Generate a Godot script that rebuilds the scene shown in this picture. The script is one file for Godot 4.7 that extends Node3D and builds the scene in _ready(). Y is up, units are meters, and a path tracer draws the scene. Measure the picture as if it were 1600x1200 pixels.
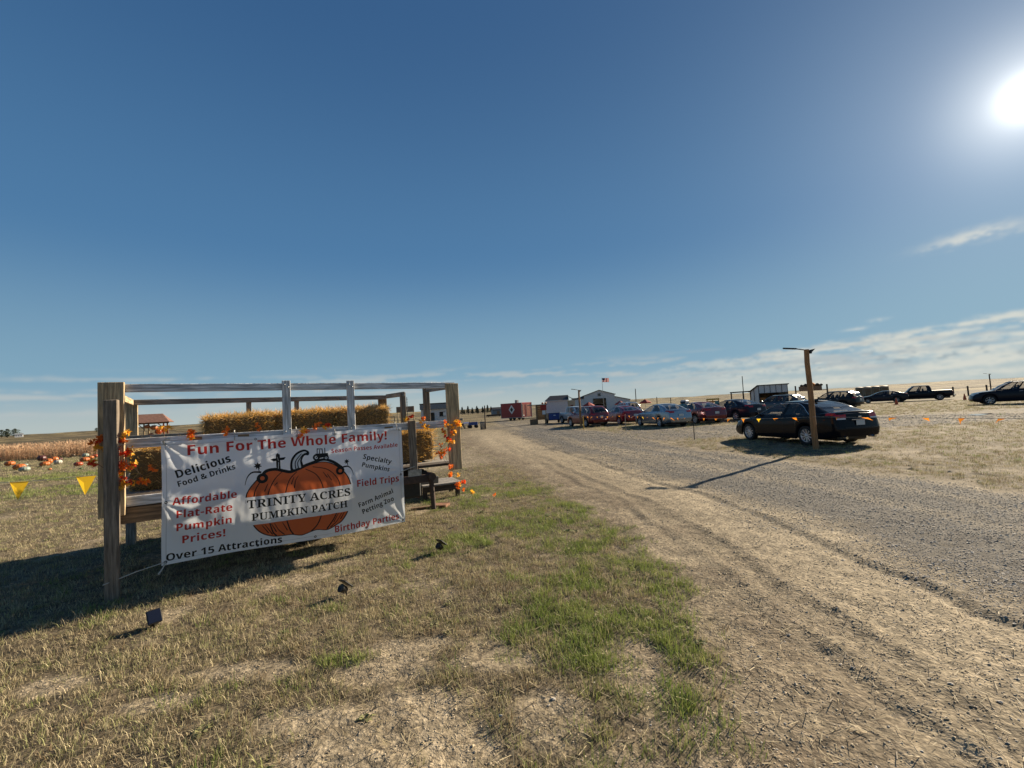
extends Node3D

# ---------------------------------------------------------------- mesh builder
class MB:
	var v := PackedVector3Array()
	var n := PackedVector3Array()
	var t := PackedVector2Array()
	var c := PackedColorArray()
	var ix := PackedInt32Array()
	var col := Color.WHITE
	var use_col := false
	func vert(p: Vector3, nn: Vector3, uv := Vector2.ZERO) -> int:
		v.append(p); n.append(nn); t.append(uv)
		if use_col: c.append(col)
		return v.size() - 1
	func tri(a: Vector3, b: Vector3, d: Vector3, out_dir := Vector3.ZERO) -> void:
		var nn := (b - a).cross(d - a)
		if nn.length_squared() < 1e-16: return
		nn = nn.normalized()
		if out_dir != Vector3.ZERO and nn.dot(out_dir) < 0.0:
			var k := b; b = d; d = k; nn = -nn
		var i := vert(a, nn, Vector2(a.x + a.z, a.y)); vert(b, nn, Vector2(b.x + b.z, b.y)); vert(d, nn, Vector2(d.x + d.z, d.y))
		ix.append_array([i, i + 2, i + 1])
	func poly(ps: Array, out_dir: Vector3, uvs := []) -> void:
		var nn: Vector3 = (ps[1] - ps[0]).cross(ps[2] - ps[0])
		if nn.length_squared() < 1e-18: return
		nn = nn.normalized()
		var flip := nn.dot(out_dir) < 0.0
		if flip: nn = -nn
		var i0 := v.size()
		for k in ps.size():
			var p: Vector3 = ps[k]
			vert(p, nn, uvs[k] if uvs.size() > 0 else Vector2(p.x + p.z, p.y))
		for k in range(1, ps.size() - 1):
			if flip: ix.append_array([i0, i0 + k, i0 + k + 1])
			else: ix.append_array([i0, i0 + k + 1, i0 + k])
	func box(ce: Vector3, size: Vector3, bev := 0.0, ba := Basis.IDENTITY, off := 0.0) -> void:
		var h := size * 0.5
		bev = minf(bev, minf(h.x, minf(h.y, h.z)) * 0.8)
		var la := size.max_axis_index()
		var lb := (la + 1) % 3
		var lc := (la + 2) % 3
		var pt := func(s: Vector3, ax: int) -> Vector3:
			var q := s * h
			for j in 3:
				if j != ax: q[j] -= s[j] * bev
			return q
		var put := func(ps: Array, d: Vector3) -> void:
			var w := []
			var uvs := []
			for p in ps:
				w.append(ce + ba * p); uvs.append(Vector2(p[la] + off, p[lb] + p[lc] + off * 0.37))
			poly(w, ba * d, uvs)
		for ax in 3:
			var b := (ax + 1) % 3
			var d := (ax + 2) % 3
			for sg in [-1.0, 1.0]:
				var ps := []
				for q in [[-1, -1], [1, -1], [1, 1], [-1, 1]]:
					var s := Vector3.ZERO
					s[ax] = sg; s[b] = q[0]; s[d] = q[1]
					ps.append(pt.call(s, ax))
				var dd := Vector3.ZERO
				dd[ax] = sg
				put.call(ps, dd)
			if bev > 0.0:
				for sb in [-1.0, 1.0]:
					for sd in [-1.0, 1.0]:
						var s1 := Vector3.ZERO
						s1[b] = sb; s1[d] = sd; s1[ax] = -1
						var s2 := s1
						s2[ax] = 1
						var dd2 := Vector3.ZERO
						dd2[b] = sb; dd2[d] = sd
						put.call([pt.call(s1, b), pt.call(s2, b), pt.call(s2, d), pt.call(s1, d)], dd2)
		if bev > 0.0:
			for a in [-1.0, 1.0]:
				for b in [-1.0, 1.0]:
					for d in [-1.0, 1.0]:
						var s := Vector3(a, b, d)
						put.call([pt.call(s, 0), pt.call(s, 1), pt.call(s, 2)], s)
	func tube(ps: Array, r: Variant, sides := 8, caps := true) -> void:
		var rings := []
		var k := ps.size()
		var up := Vector3.UP
		for i in k:
			var d: Vector3 = (ps[mini(i + 1, k - 1)] - ps[maxi(i - 1, 0)]).normalized()
			if absf(d.dot(up)) > 0.95: up = Vector3.RIGHT if absf(d.x) < 0.9 else Vector3.BACK
			var s := d.cross(up).normalized()
			up = s.cross(d).normalized()
			var rr: float = r[i] if r is Array else r
			var ring := []
			for j in sides + 1:
				var a := TAU * j / sides
				var nn := s * cos(a) + up * sin(a)
				ring.append(vert(ps[i] + nn * rr, nn, Vector2(float(i) / k * 2.0, float(j) / sides)))
			rings.append(ring)
			if caps and (i == 0 or i == k - 1):
				var pp := []
				for j in sides: pp.append(v[ring[j]])
				poly(pp, d * (-1.0 if i == 0 else 1.0))
		for i in k - 1:
			for j in sides:
				var a: int = rings[i][j]
				var b: int = rings[i][j + 1]
				var c2: int = rings[i + 1][j + 1]
				var d2: int = rings[i + 1][j]
				ix.append_array([a, b, c2, a, c2, d2])
	func lathe(prof: Array, sides := 24, xf := Transform3D()) -> void:
		# profile of Vector2(radius, height) round local Y
		var k := prof.size()
		var base := v.size()
		for i in k:
			var p0: Vector2 = prof[maxi(i - 1, 0)]
			var p1: Vector2 = prof[mini(i + 1, k - 1)]
			var tg := (p1 - p0).normalized()
			for j in sides + 1:
				var a := TAU * j / sides
				var nn := Vector3(cos(a) * tg.y, -tg.x, sin(a) * tg.y)
				var pr: Vector2 = prof[i]
				vert(xf * Vector3(cos(a) * pr.x, pr.y, sin(a) * pr.x), (xf.basis * nn).normalized(), Vector2(float(j) / sides, float(i) / k))
		for i in k - 1:
			for j in sides:
				var a := base + i * (sides + 1) + j
				var b := a + 1
				var d := a + sides + 1
				ix.append_array([a, b, d + 1, a, d + 1, d])
	func grid(cols: int, rows: int, f: Callable) -> void:
		# smooth sheet through f(i, j)
		var base := v.size()
		var ps := PackedVector3Array()
		for j in rows + 1:
			for i in cols + 1: ps.append(f.call(i, j))
		for j in rows + 1:
			for i in cols + 1:
				var w := cols + 1
				var du := ps[j * w + mini(i + 1, cols)] - ps[j * w + maxi(i - 1, 0)]
				var dv := ps[mini(j + 1, rows) * w + i] - ps[maxi(j - 1, 0) * w + i]
				var nn := du.cross(dv)
				nn = nn.normalized() if nn.length_squared() > 1e-14 else Vector3.UP
				vert(ps[j * w + i], nn, Vector2(float(i) / cols, float(j) / rows))
		for j in rows:
			for i in cols:
				var a := base + j * (cols + 1) + i
				ix.append_array([a, a + cols + 2, a + 1, a, a + cols + 1, a + cols + 2])
	func done() -> ArrayMesh:
		var m := ArrayMesh.new()
		if ix.is_empty(): return m
		var a := []
		a.resize(Mesh.ARRAY_MAX)
		a[Mesh.ARRAY_VERTEX] = v; a[Mesh.ARRAY_NORMAL] = n; a[Mesh.ARRAY_TEX_UV] = t; a[Mesh.ARRAY_INDEX] = ix
		if use_col: a[Mesh.ARRAY_COLOR] = c
		m.add_surface_from_arrays(Mesh.PRIMITIVE_TRIANGLES, a)
		return m

# ---------------------------------------------------------------- helpers
var rng := RandomNumberGenerator.new()
var taken := {}
var M := {}
var noise := FastNoiseLite.new()
var noise2 := FastNoiseLite.new()

func numbered(called: String) -> String:
	var k: int = taken.get(called, 0)
	taken[called] = k + 1
	return called if k == 0 else "%s_%03d" % [called, k]

func thing(called: String, label: String, category: String, at := Vector3.ZERO, turn := 0.0, group := "") -> Node3D:
	var o := Node3D.new()
	o.name = numbered(called)
	add_child(o)
	o.position = at
	o.rotation.y = turn
	tag(o, label, category, group)
	return o

func tag(o: Node3D, label: String, category: String, group := "") -> void:
	o.set_meta("label", label)
	o.set_meta("category", category)
	if group != "": o.set_meta("group", group)
	if not o.has_meta("kind"): o.set_meta("kind", "thing")

func part(parent: Node, called: String, mesh: Mesh, mat: Material, xf := Transform3D()) -> MeshInstance3D:
	var o := MeshInstance3D.new()
	o.name = numbered(called) if parent == self else called
	o.mesh = mesh
	o.material_override = mat
	o.transform = xf
	parent.add_child(o, true)
	return o

func boxm(size: Vector3, bev := 0.0, off := 0.0) -> ArrayMesh:
	var b := MB.new()
	b.box(Vector3.ZERO, size, bev, Basis.IDENTITY, off)
	return b.done()

func bpart(parent: Node, called: String, ce: Vector3, size: Vector3, mat: Material, bev := 0.004, ba := Basis.IDENTITY) -> MeshInstance3D:
	return part(parent, called, boxm(size, bev, rng.randf() * 7.0), mat, Transform3D(ba, ce))

func bar(parent: Node, called: String, a: Vector3, b: Vector3, w: float, h: float, mat: Material, bev := 0.004, up := Vector3.UP) -> MeshInstance3D:
	# timber from a to b: w across, h along up
	var d := b - a
	var x := d.normalized()
	if absf(x.dot(up)) > 0.99: up = Vector3.BACK
	var z := x.cross(up).normalized()
	var y := z.cross(x).normalized()
	return part(parent, called, boxm(Vector3(d.length(), h, w), bev, rng.randf() * 7.0), mat, Transform3D(Basis(x, y, z), (a + b) * 0.5))

func tpart(parent: Node, called: String, ps: Array, r: Variant, mat: Material, sides := 8) -> MeshInstance3D:
	var b := MB.new()
	b.tube(ps, r, sides)
	return part(parent, called, b.done(), mat)

func lin(r: float, g: float, b: float) -> Color:
	return Color(r, g, b).linear_to_srgb()

func mat(called: String, c: Color, rough := 0.8, metal := 0.0) -> StandardMaterial3D:
	var m := StandardMaterial3D.new()
	m.resource_name = called
	m.albedo_color = c
	m.roughness = rough
	m.metallic = metal
	M[called] = m
	return m

func noise_tex(size: int, freq: float, lo: float, hi: float, octaves := 5, sd := 1, as_normal := false, bump := 4.0, kind := FastNoiseLite.TYPE_SIMPLEX_SMOOTH) -> NoiseTexture2D:
	var f := FastNoiseLite.new()
	f.seed = sd
	f.noise_type = kind
	f.frequency = freq
	f.fractal_octaves = octaves
	f.fractal_gain = 0.6
	var t := NoiseTexture2D.new()
	t.width = size
	t.height = size
	t.seamless = true
	t.noise = f
	if as_normal:
		t.as_normal_map = true
		t.bump_strength = bump
	else:
		var g := Gradient.new()
		g.set_color(0, Color(lo, lo, lo))
		g.set_color(1, Color(hi, hi, hi))
		t.color_ramp = g
	return t

func sstep(a: float, b: float, x: float) -> float:
	var t := clampf((x - a) / (b - a), 0.0, 1.0)
	return t * t * (3.0 - 2.0 * t)

func look(tab: Array, z: float) -> float:
	if z <= tab[0].x: return tab[0].y
	for i in range(1, tab.size()):
		if z <= tab[i].x:
			var a: Vector2 = tab[i - 1]
			var b: Vector2 = tab[i]
			return lerpf(a.y, b.y, (z - a.x) / (b.x - a.x))
	return tab[-1].y

# ---------------------------------------------------------------- the lie of the land
const GL := [Vector2(-63.00, -3.30), Vector2(-38.00, -0.80), Vector2(-26.00, 0.50), Vector2(-17.30, 1.50), Vector2(-13.50, 2.35), Vector2(-10.70, 2.75), Vector2(-8.75, 3.10), Vector2(-7.70, 3.40), Vector2(-5.70, 3.55), Vector2(-4.20, 3.60), Vector2(-3.20, 3.60), Vector2(4.00, 3.80)]
const GR := [Vector2(-63.00, -1.00), Vector2(-46.00, 1.60), Vector2(-32.00, 3.70), Vector2(-27.00, 5.00), Vector2(-21.00, 5.70), Vector2(-16.00, 5.50), Vector2(-14.20, 5.70), Vector2(-11.70, 6.30), Vector2(-8.80, 6.85), Vector2(-6.50, 7.40), Vector2(-3.00, 8.20), Vector2(4.00, 9.20)]
const GE := [Vector2(-60.00, -7.00), Vector2(-30.00, -4.00), Vector2(-20.00, -2.20), Vector2(-14.00, -0.50), Vector2(-11.00, 0.40), Vector2(-7.20, 1.25), Vector2(-5.15, 1.45), Vector2(-4.00, 1.35), Vector2(-3.40, 1.28), Vector2(-2.30, 1.05), Vector2(-2.00, 1.00), Vector2(4.00, 0.50)]
const BARE := [[-0.97, -2.98, 0.28, 0.16], [-0.66, -2.56, 0.30, 0.16], [-0.43, -2.29, 0.25, 0.15], [-1.18, -2.50, 0.30, 0.14], [-1.86, -3.03, 0.35, 0.10], [-3.21, -3.00, 0.22, 0.10], [-0.24, -3.02, 0.25, 0.12], [-0.88, -2.26, 0.35, 0.16], [0.72, -2.86, 0.20, 0.30], [1.02, -2.24, 0.15, 0.30], [0.11, -2.45, 0.20, 0.20], [-2.36, -14.93, 1.60, 2.00], [-1.28, -18.97, 1.50, 3.00], [-0.86, -3.24, 0.30, 0.12], [-2.28, -2.75, 0.20, 0.08]]
const GREEN := [[0.38, -3.38, 0.45, 0.35], [1.11, -4.19, 0.50, 0.50], [0.35, -6.43, 0.90, 0.70], [1.14, -5.37, 0.70, 0.60], [1.17, -3.39, 0.25, 0.40], [1.63, -5.68, 0.40, 0.80], [-0.13, -9.05, 0.90, 0.70], [0.63, -3.91, 0.60, 0.40], [1.16, -2.75, 0.12, 0.25], [0.16, -3.14, 0.40, 0.25], [-1.33, -3.13, 0.18, 0.10], [1.48, -4.56, 0.30, 0.50], [-0.94, -5.62, 0.50, 0.40], [-12.28, -13.23, 3.00, 1.20], [-19.50, -17.63, 4.00, 1.50], [-1.08, -8.09, 0.60, 0.60], [1.47, -2.17, 0.16, 0.07]]

func slope(x: float, z: float) -> float:
	var d := sqrt(x * x + z * z)
	var y := -0.007 * clampf(d - 18.0, 0.0, 62.0)
	if d > 130.0:
		y += noise2.get_noise_2d(x * 0.0035 + 40.0, z * 0.0035) * 9.0 * sstep(130.0, 900.0, d) + 1.2 * sstep(200.0, 1200.0, d)
	return y

func ellipses(list: Array, x: float, z: float) -> float:
	var best := 0.0
	for e in list:
		var dx: float = (x - e[0]) / e[2]
		var dz: float = (z - e[1]) / e[3]
		var q := dx * dx + dz * dz
		if q < 2.2: best = maxf(best, 1.0 - sstep(0.35, 2.2, q))
	return best

# x: gravel, y: bare dirt, z: green (share of the live grass), w: dead grass
func zone(x: float, z: float) -> Vector4:
	var j := noise.get_noise_2d(x * 1.3, z * 1.3) * 0.45 + noise.get_noise_2d(x * 5.0 + 31.0, z * 5.0) * 0.22
	var xl := look(GL, z)
	var xr := look(GR, z)
	var xe := look(GE, z)
	var g := sstep(xl - 0.7, xl + 1.0, x + j * 1.8) * (1.0 - sstep(xr - 0.35, xr + 0.35, x + j))
	if z < -12.0:
		# lane that turns into the car park, and the yard
		var lane := sstep(5.0, 6.4, x + j) * sstep(-26.3, -24.6, z + j * 2.0 + 0.02 * x) * (1.0 - sstep(-18.6, -17.2, z + j * 2.0 + 0.06 * (x - 8.0)))
		var yard := sstep(-3.5, -1.5, x + j * 2.0) * (1.0 - sstep(24.0, 28.0, x)) * (1.0 - sstep(-39.0, -36.5, z + j * 3.0)) * sstep(-72.0, -66.0, z)
		var track := sstep(14.0, 18.0, x) * sstep(-27.5, -25.5, z + j * 3.0 + 0.02 * x) * (1.0 - sstep(-23.5, -21.0, z + j * 3.0))
		g = maxf(g, maxf(lane * 0.75, maxf(yard * 0.8, track * 0.6)))
	var pn := noise.get_noise_2d(x * 0.9 + 70.0, z * 0.9 - 20.0) + 0.5 * noise.get_noise_2d(x * 3.1, z * 3.1 + 9.0)
	var left := 1.0 - sstep(xe - 0.35, xe + 0.3, x + j)
	var right := sstep(xr - 0.2, xr + 0.7, x + j)
	var shoulder := clampf(1.0 - left - right, 0.0, 1.0)
	var bare := shoulder
	bare = maxf(bare, left * maxf(ellipses(BARE, x + j * 0.2, z + j * 0.15) * 0.95, sstep(0.25, 0.6, pn) * 0.7))
	bare = maxf(bare, right * sstep(0.05, 0.55, pn + 0.25 * noise.get_noise_2d(x * 7.0, z * 7.0)) * 0.6)
	bare = clampf(bare * (1.0 - g), 0.0, 1.0)
	var gn := noise2.get_noise_2d(x * 2.2 - 12.0, z * 2.2 + 5.0) + 0.6 * noise2.get_noise_2d(x * 6.5, z * 6.5)
	var e := ellipses(GREEN, x + j * 0.3, z + j * 0.3)
	var edge := left * sstep(xe - 1.1, xe - 0.25, x) * sstep(-9.0, -7.0, z)
	var cl := sstep(-0.55, 0.3, gn + 0.5 * noise2.get_noise_2d(x * 16.0, z * 16.0))
	var gr := left * clampf(maxf(e, edge) * cl * 1.3 + sstep(0.3, 0.7, gn) * 0.35, 0.0, 1.0)
	gr += right * 0.22 * sstep(0.2, 0.8, gn)
	gr *= 1.0 - bare * 0.8
	var dead := clampf((left + right) * (1.0 - bare) * (1.0 - g), 0.0, 1.0)
	return Vector4(g, bare, gr * (1.0 - g), dead)

func relief(x: float, z: float, q: Vector4) -> float:
	var h := noise.get_noise_2d(x * 2.0 + 11.0, z * 2.0) * 0.018 + noise2.get_noise_2d(x * 9.0, z * 9.0) * 0.009 * (1.0 - q.x * 0.6)
	h += noise2.get_noise_2d(x * 28.0, z * 28.0) * 0.006 * (q.y * 0.45 + q.w)
	h += 0.075 * exp(-((x + 4.15) * (x + 4.15) + (z + 4.2) * (z + 4.2)) / 0.9)
	# ruts worn along the edge of the gravel
	var xl := look(GL, z)
	for o in [-0.28, -1.35, -1.75]:
		var d: float = x - xl - o - noise2.get_noise_2d(z * 1.5, o * 50.0) * 0.12
		h -= (0.022 if o > -1.0 else 0.010) * exp(-d * d / 0.008) * sstep(-0.4, 0.3, noise2.get_noise_2d(z * 0.8 + o * 30.0, 3.0) + (0.35 if o > -1.0 else -0.15))
		h += 0.012 * exp(-(d - 0.15) * (d - 0.15) / 0.006)
	return h

func ground_y(x: float, z: float) -> float:
	return slope(x, z)

func ground_color(x: float, z: float, d: float, q: Vector4) -> Color:
	var a := noise2.get_noise_2d(x * 1.7 + 3.0, z * 1.7)
	var b := noise2.get_noise_2d(x * 14.0, z * 14.0 + 8.0)
	var dirt := Color(0.68, 0.56, 0.385) * (1.0 + 0.14 * a + 0.20 * b)
	var gravel := Color(0.275, 0.25, 0.215) * (1.0 + 0.16 * a + 0.22 * b)
	var across := x - look(GL, z)
	var streak := noise.get_noise_2d(across * 1.9 + 5.0, z * 0.10) + 0.35 * noise.get_noise_2d(across * 6.0, z * 0.5)
	gravel = gravel.lerp(dirt, clampf(0.15 + 1.1 * streak, 0.0, 0.75))
	dirt = dirt * (1.0 + 0.16 * clampf(streak * 2.0, -1.0, 1.0))
	var soil := Color(0.33, 0.265, 0.175) * (1.0 + 0.25 * a + 0.3 * b)
	var live := Color(0.18, 0.19, 0.07) * (1.0 + 0.25 * a)
	var c := soil.lerp(live, clampf(q.z * 0.8, 0.0, 1.0))
	var xe := look(GE, z)
	var verge := sstep(xe - 0.9, xe, x) * (1.0 - sstep(xe + 0.5, xe + 1.5, x + 0.5 * a)) * clampf(0.45 + 0.9 * a + 0.5 * b, 0.0, 0.75)
	c = c.lerp(dirt.lerp(Color(0.27, 0.205, 0.14), verge), q.y)
	c = c.lerp(gravel, q.x)
	if d > 24.0:
		# beyond the yard: mown straw, stubble fields and ploughed strips
		var far := sstep(24.0, 60.0, d)
		var wild := Color(0.40, 0.32, 0.18).lerp(Color(0.25, 0.22, 0.115), clampf(0.5 + noise.get_noise_2d(x * 0.06, z * 0.10), 0.0, 1.0))
		c = c.lerp(wild, far * (1.0 - q.x) * 0.75)
		if d > 70.0:
			var k := noise2.get_noise_2d(x * 0.012 + z * 0.004, z * 0.05) + 0.4 * noise2.get_noise_2d(x * 0.05, z * 0.16)
			var fld := Color(0.55, 0.44, 0.24) if k > 0.16 else (Color(0.25, 0.20, 0.135) if k < -0.2 else Color(0.25, 0.2, 0.11))
			c = c.lerp(fld, sstep(75.0, 130.0, d))
	c.a = 1.0
	return c

func build_ground() -> void:
	var rings := PackedFloat32Array([0.0])
	var r := 0.5
	while r < 4200.0:
		rings.append(r)
		r *= 1.0095 if r < 14.0 else (1.02 if r < 90.0 else 1.05)
	var angs := PackedFloat32Array()
	var a := -68.0
	while a < 68.0:
		angs.append(a)
		a += 0.36
	while a < 292.0:
		angs.append(a)
		a += 4.0
	angs.append(292.0)
	var w := angs.size()
	var vs := PackedVector3Array()
	var cs := PackedColorArray()
	var ts := PackedVector2Array()
	for k in rings.size():
		var rr := rings[k]
		for i in w:
			var an := deg_to_rad(angs[i])
			var x := sin(an) * rr
			var z := -cos(an) * rr
			var y := slope(x, z)
			var q := zone(x, z) if rr < 100.0 else Vector4(0, 0, 0, 1)
			if rr < 45.0: y += relief(x, z, q) * (1.0 - sstep(25.0, 45.0, rr))
			vs.append(Vector3(x, y, z))
			cs.append(ground_color(x, z, rr, q))
			ts.append(Vector2(x, z))
	var ns := PackedVector3Array()
	ns.resize(vs.size())
	for k in rings.size():
		for i in w:
			var p := vs[k * w + mini(i + 1, w - 1)] - vs[k * w + maxi(i - 1, 0)]
			var s := vs[mini(k + 1, rings.size() - 1) * w + i] - vs[maxi(k - 1, 0) * w + i]
			var nn := p.cross(s)
			if nn.y < 0.0: nn = -nn
			ns[k * w + i] = nn.normalized() if nn.length_squared() > 1e-16 else Vector3.UP
	var ix := PackedInt32Array()
	for k in rings.size() - 1:
		for i in w - 1:
			var q := k * w + i
			ix.append_array([q, q + w, q + w + 1, q, q + w + 1, q + 1])
	var arr := []
	arr.resize(Mesh.ARRAY_MAX)
	arr[Mesh.ARRAY_VERTEX] = vs; arr[Mesh.ARRAY_NORMAL] = ns; arr[Mesh.ARRAY_COLOR] = cs; arr[Mesh.ARRAY_TEX_UV] = ts; arr[Mesh.ARRAY_INDEX] = ix
	var m := ArrayMesh.new()
	m.add_surface_from_arrays(Mesh.PRIMITIVE_TRIANGLES, arr)
	var g := mat("earth", Color.WHITE, 0.95)
	g.vertex_color_use_as_albedo = true
	g.albedo_texture = noise_tex(1024, 0.02, 0.52, 1.0, 6, 5)
	g.uv1_scale = Vector3(0.83, 0.83, 1)
	g.normal_enabled = true
	g.normal_texture = noise_tex(1024, 0.03, 0, 1, 6, 9, true, 9.0)
	g.normal_scale = 0.6
	g.metallic_specular = 0.25
	g.detail_enabled = true
	g.detail_blend_mode = BaseMaterial3D.BLEND_MODE_MUL
	g.detail_albedo = noise_tex(512, 0.012, 0.72, 1.0, 4, 17)
	g.detail_uv_layer = BaseMaterial3D.DETAIL_UV_1
	part(self, "ground", m, g).set_meta("kind", "structure")

func multi(called: String, mesh: Mesh, material: Material, xs: PackedFloat32Array, label: String, category: String) -> void:
	var mm := MultiMesh.new()
	mm.transform_format = MultiMesh.TRANSFORM_3D
	mm.use_colors = true
	mm.mesh = mesh
	mm.instance_count = xs.size() / 16
	mm.buffer = xs
	var o := MultiMeshInstance3D.new()
	o.name = numbered(called)
	o.multimesh = mm
	o.material_override = material
	add_child(o)
	o.set_meta("kind", "stuff")
	tag(o, label, category)

func put(xs: PackedFloat32Array, at: Vector3, b: Basis, c: Color) -> void:
	xs.append_array(PackedFloat32Array([b.x.x, b.y.x, b.z.x, at.x, b.x.y, b.y.y, b.z.y, at.y, b.x.z, b.y.z, b.z.z, at.z, c.r, c.g, c.b, 1.0]))

func tuft(blades: int, spread: float, h0: float, h1: float, width: float, lean: float, sd: int) -> ArrayMesh:
	var r := RandomNumberGenerator.new()
	r.seed = sd
	var b := MB.new()
	b.use_col = true
	for k in blades:
		var an := r.randf() * TAU
		var p := Vector3(cos(an), 0, sin(an)) * spread * sqrt(r.randf())
		var h := r.randf_range(h0, h1)
		var d := Vector3(cos(an + r.randf_range(-1.2, 1.2)), 0, sin(an + r.randf_range(-1.2, 1.2))) * h * lean * r.randf_range(0.3, 1.3)
		var f := r.randf() * TAU
		var s := Vector3(cos(f), 0, sin(f)) * width * r.randf_range(0.6, 1.3) * 0.5
		var m := p + Vector3.UP * h * 0.6 + d * 0.4
		var tip := p + Vector3.UP * h + d
		b.col = Color.WHITE * r.randf_range(0.65, 1.25)
		b.tri(p - s - Vector3.UP * 0.01, p + s - Vector3.UP * 0.01, m + s * 0.8)
		b.tri(p - s - Vector3.UP * 0.01, m + s * 0.8, m - s * 0.8)
		b.tri(m - s * 0.8, m + s * 0.8, tip)
	return b.done()

func stone_mesh(sd: int) -> ArrayMesh:
	var r := RandomNumberGenerator.new()
	r.seed = sd
	var b := MB.new()
	var ring := []
	var lo := []
	for k in 6:
		var an := TAU * k / 6.0 + r.randf_range(-0.3, 0.3)
		ring.append(Vector3(cos(an), r.randf_range(0.0, 0.3), sin(an)) * r.randf_range(0.75, 1.1))
		lo.append(Vector3(cos(an), -0.6, sin(an)) * 0.6)
	var top := Vector3(r.randf_range(-0.3, 0.3), r.randf_range(0.5, 0.8), r.randf_range(-0.3, 0.3))
	for k in 6:
		var q := (k + 1) % 6
		b.tri(ring[k], ring[q], top, ring[k] + top)
		b.tri(ring[k], ring[q], lo[k], ring[k])
		b.tri(ring[q], lo[q], lo[k], ring[k])
	return b.done()

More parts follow.
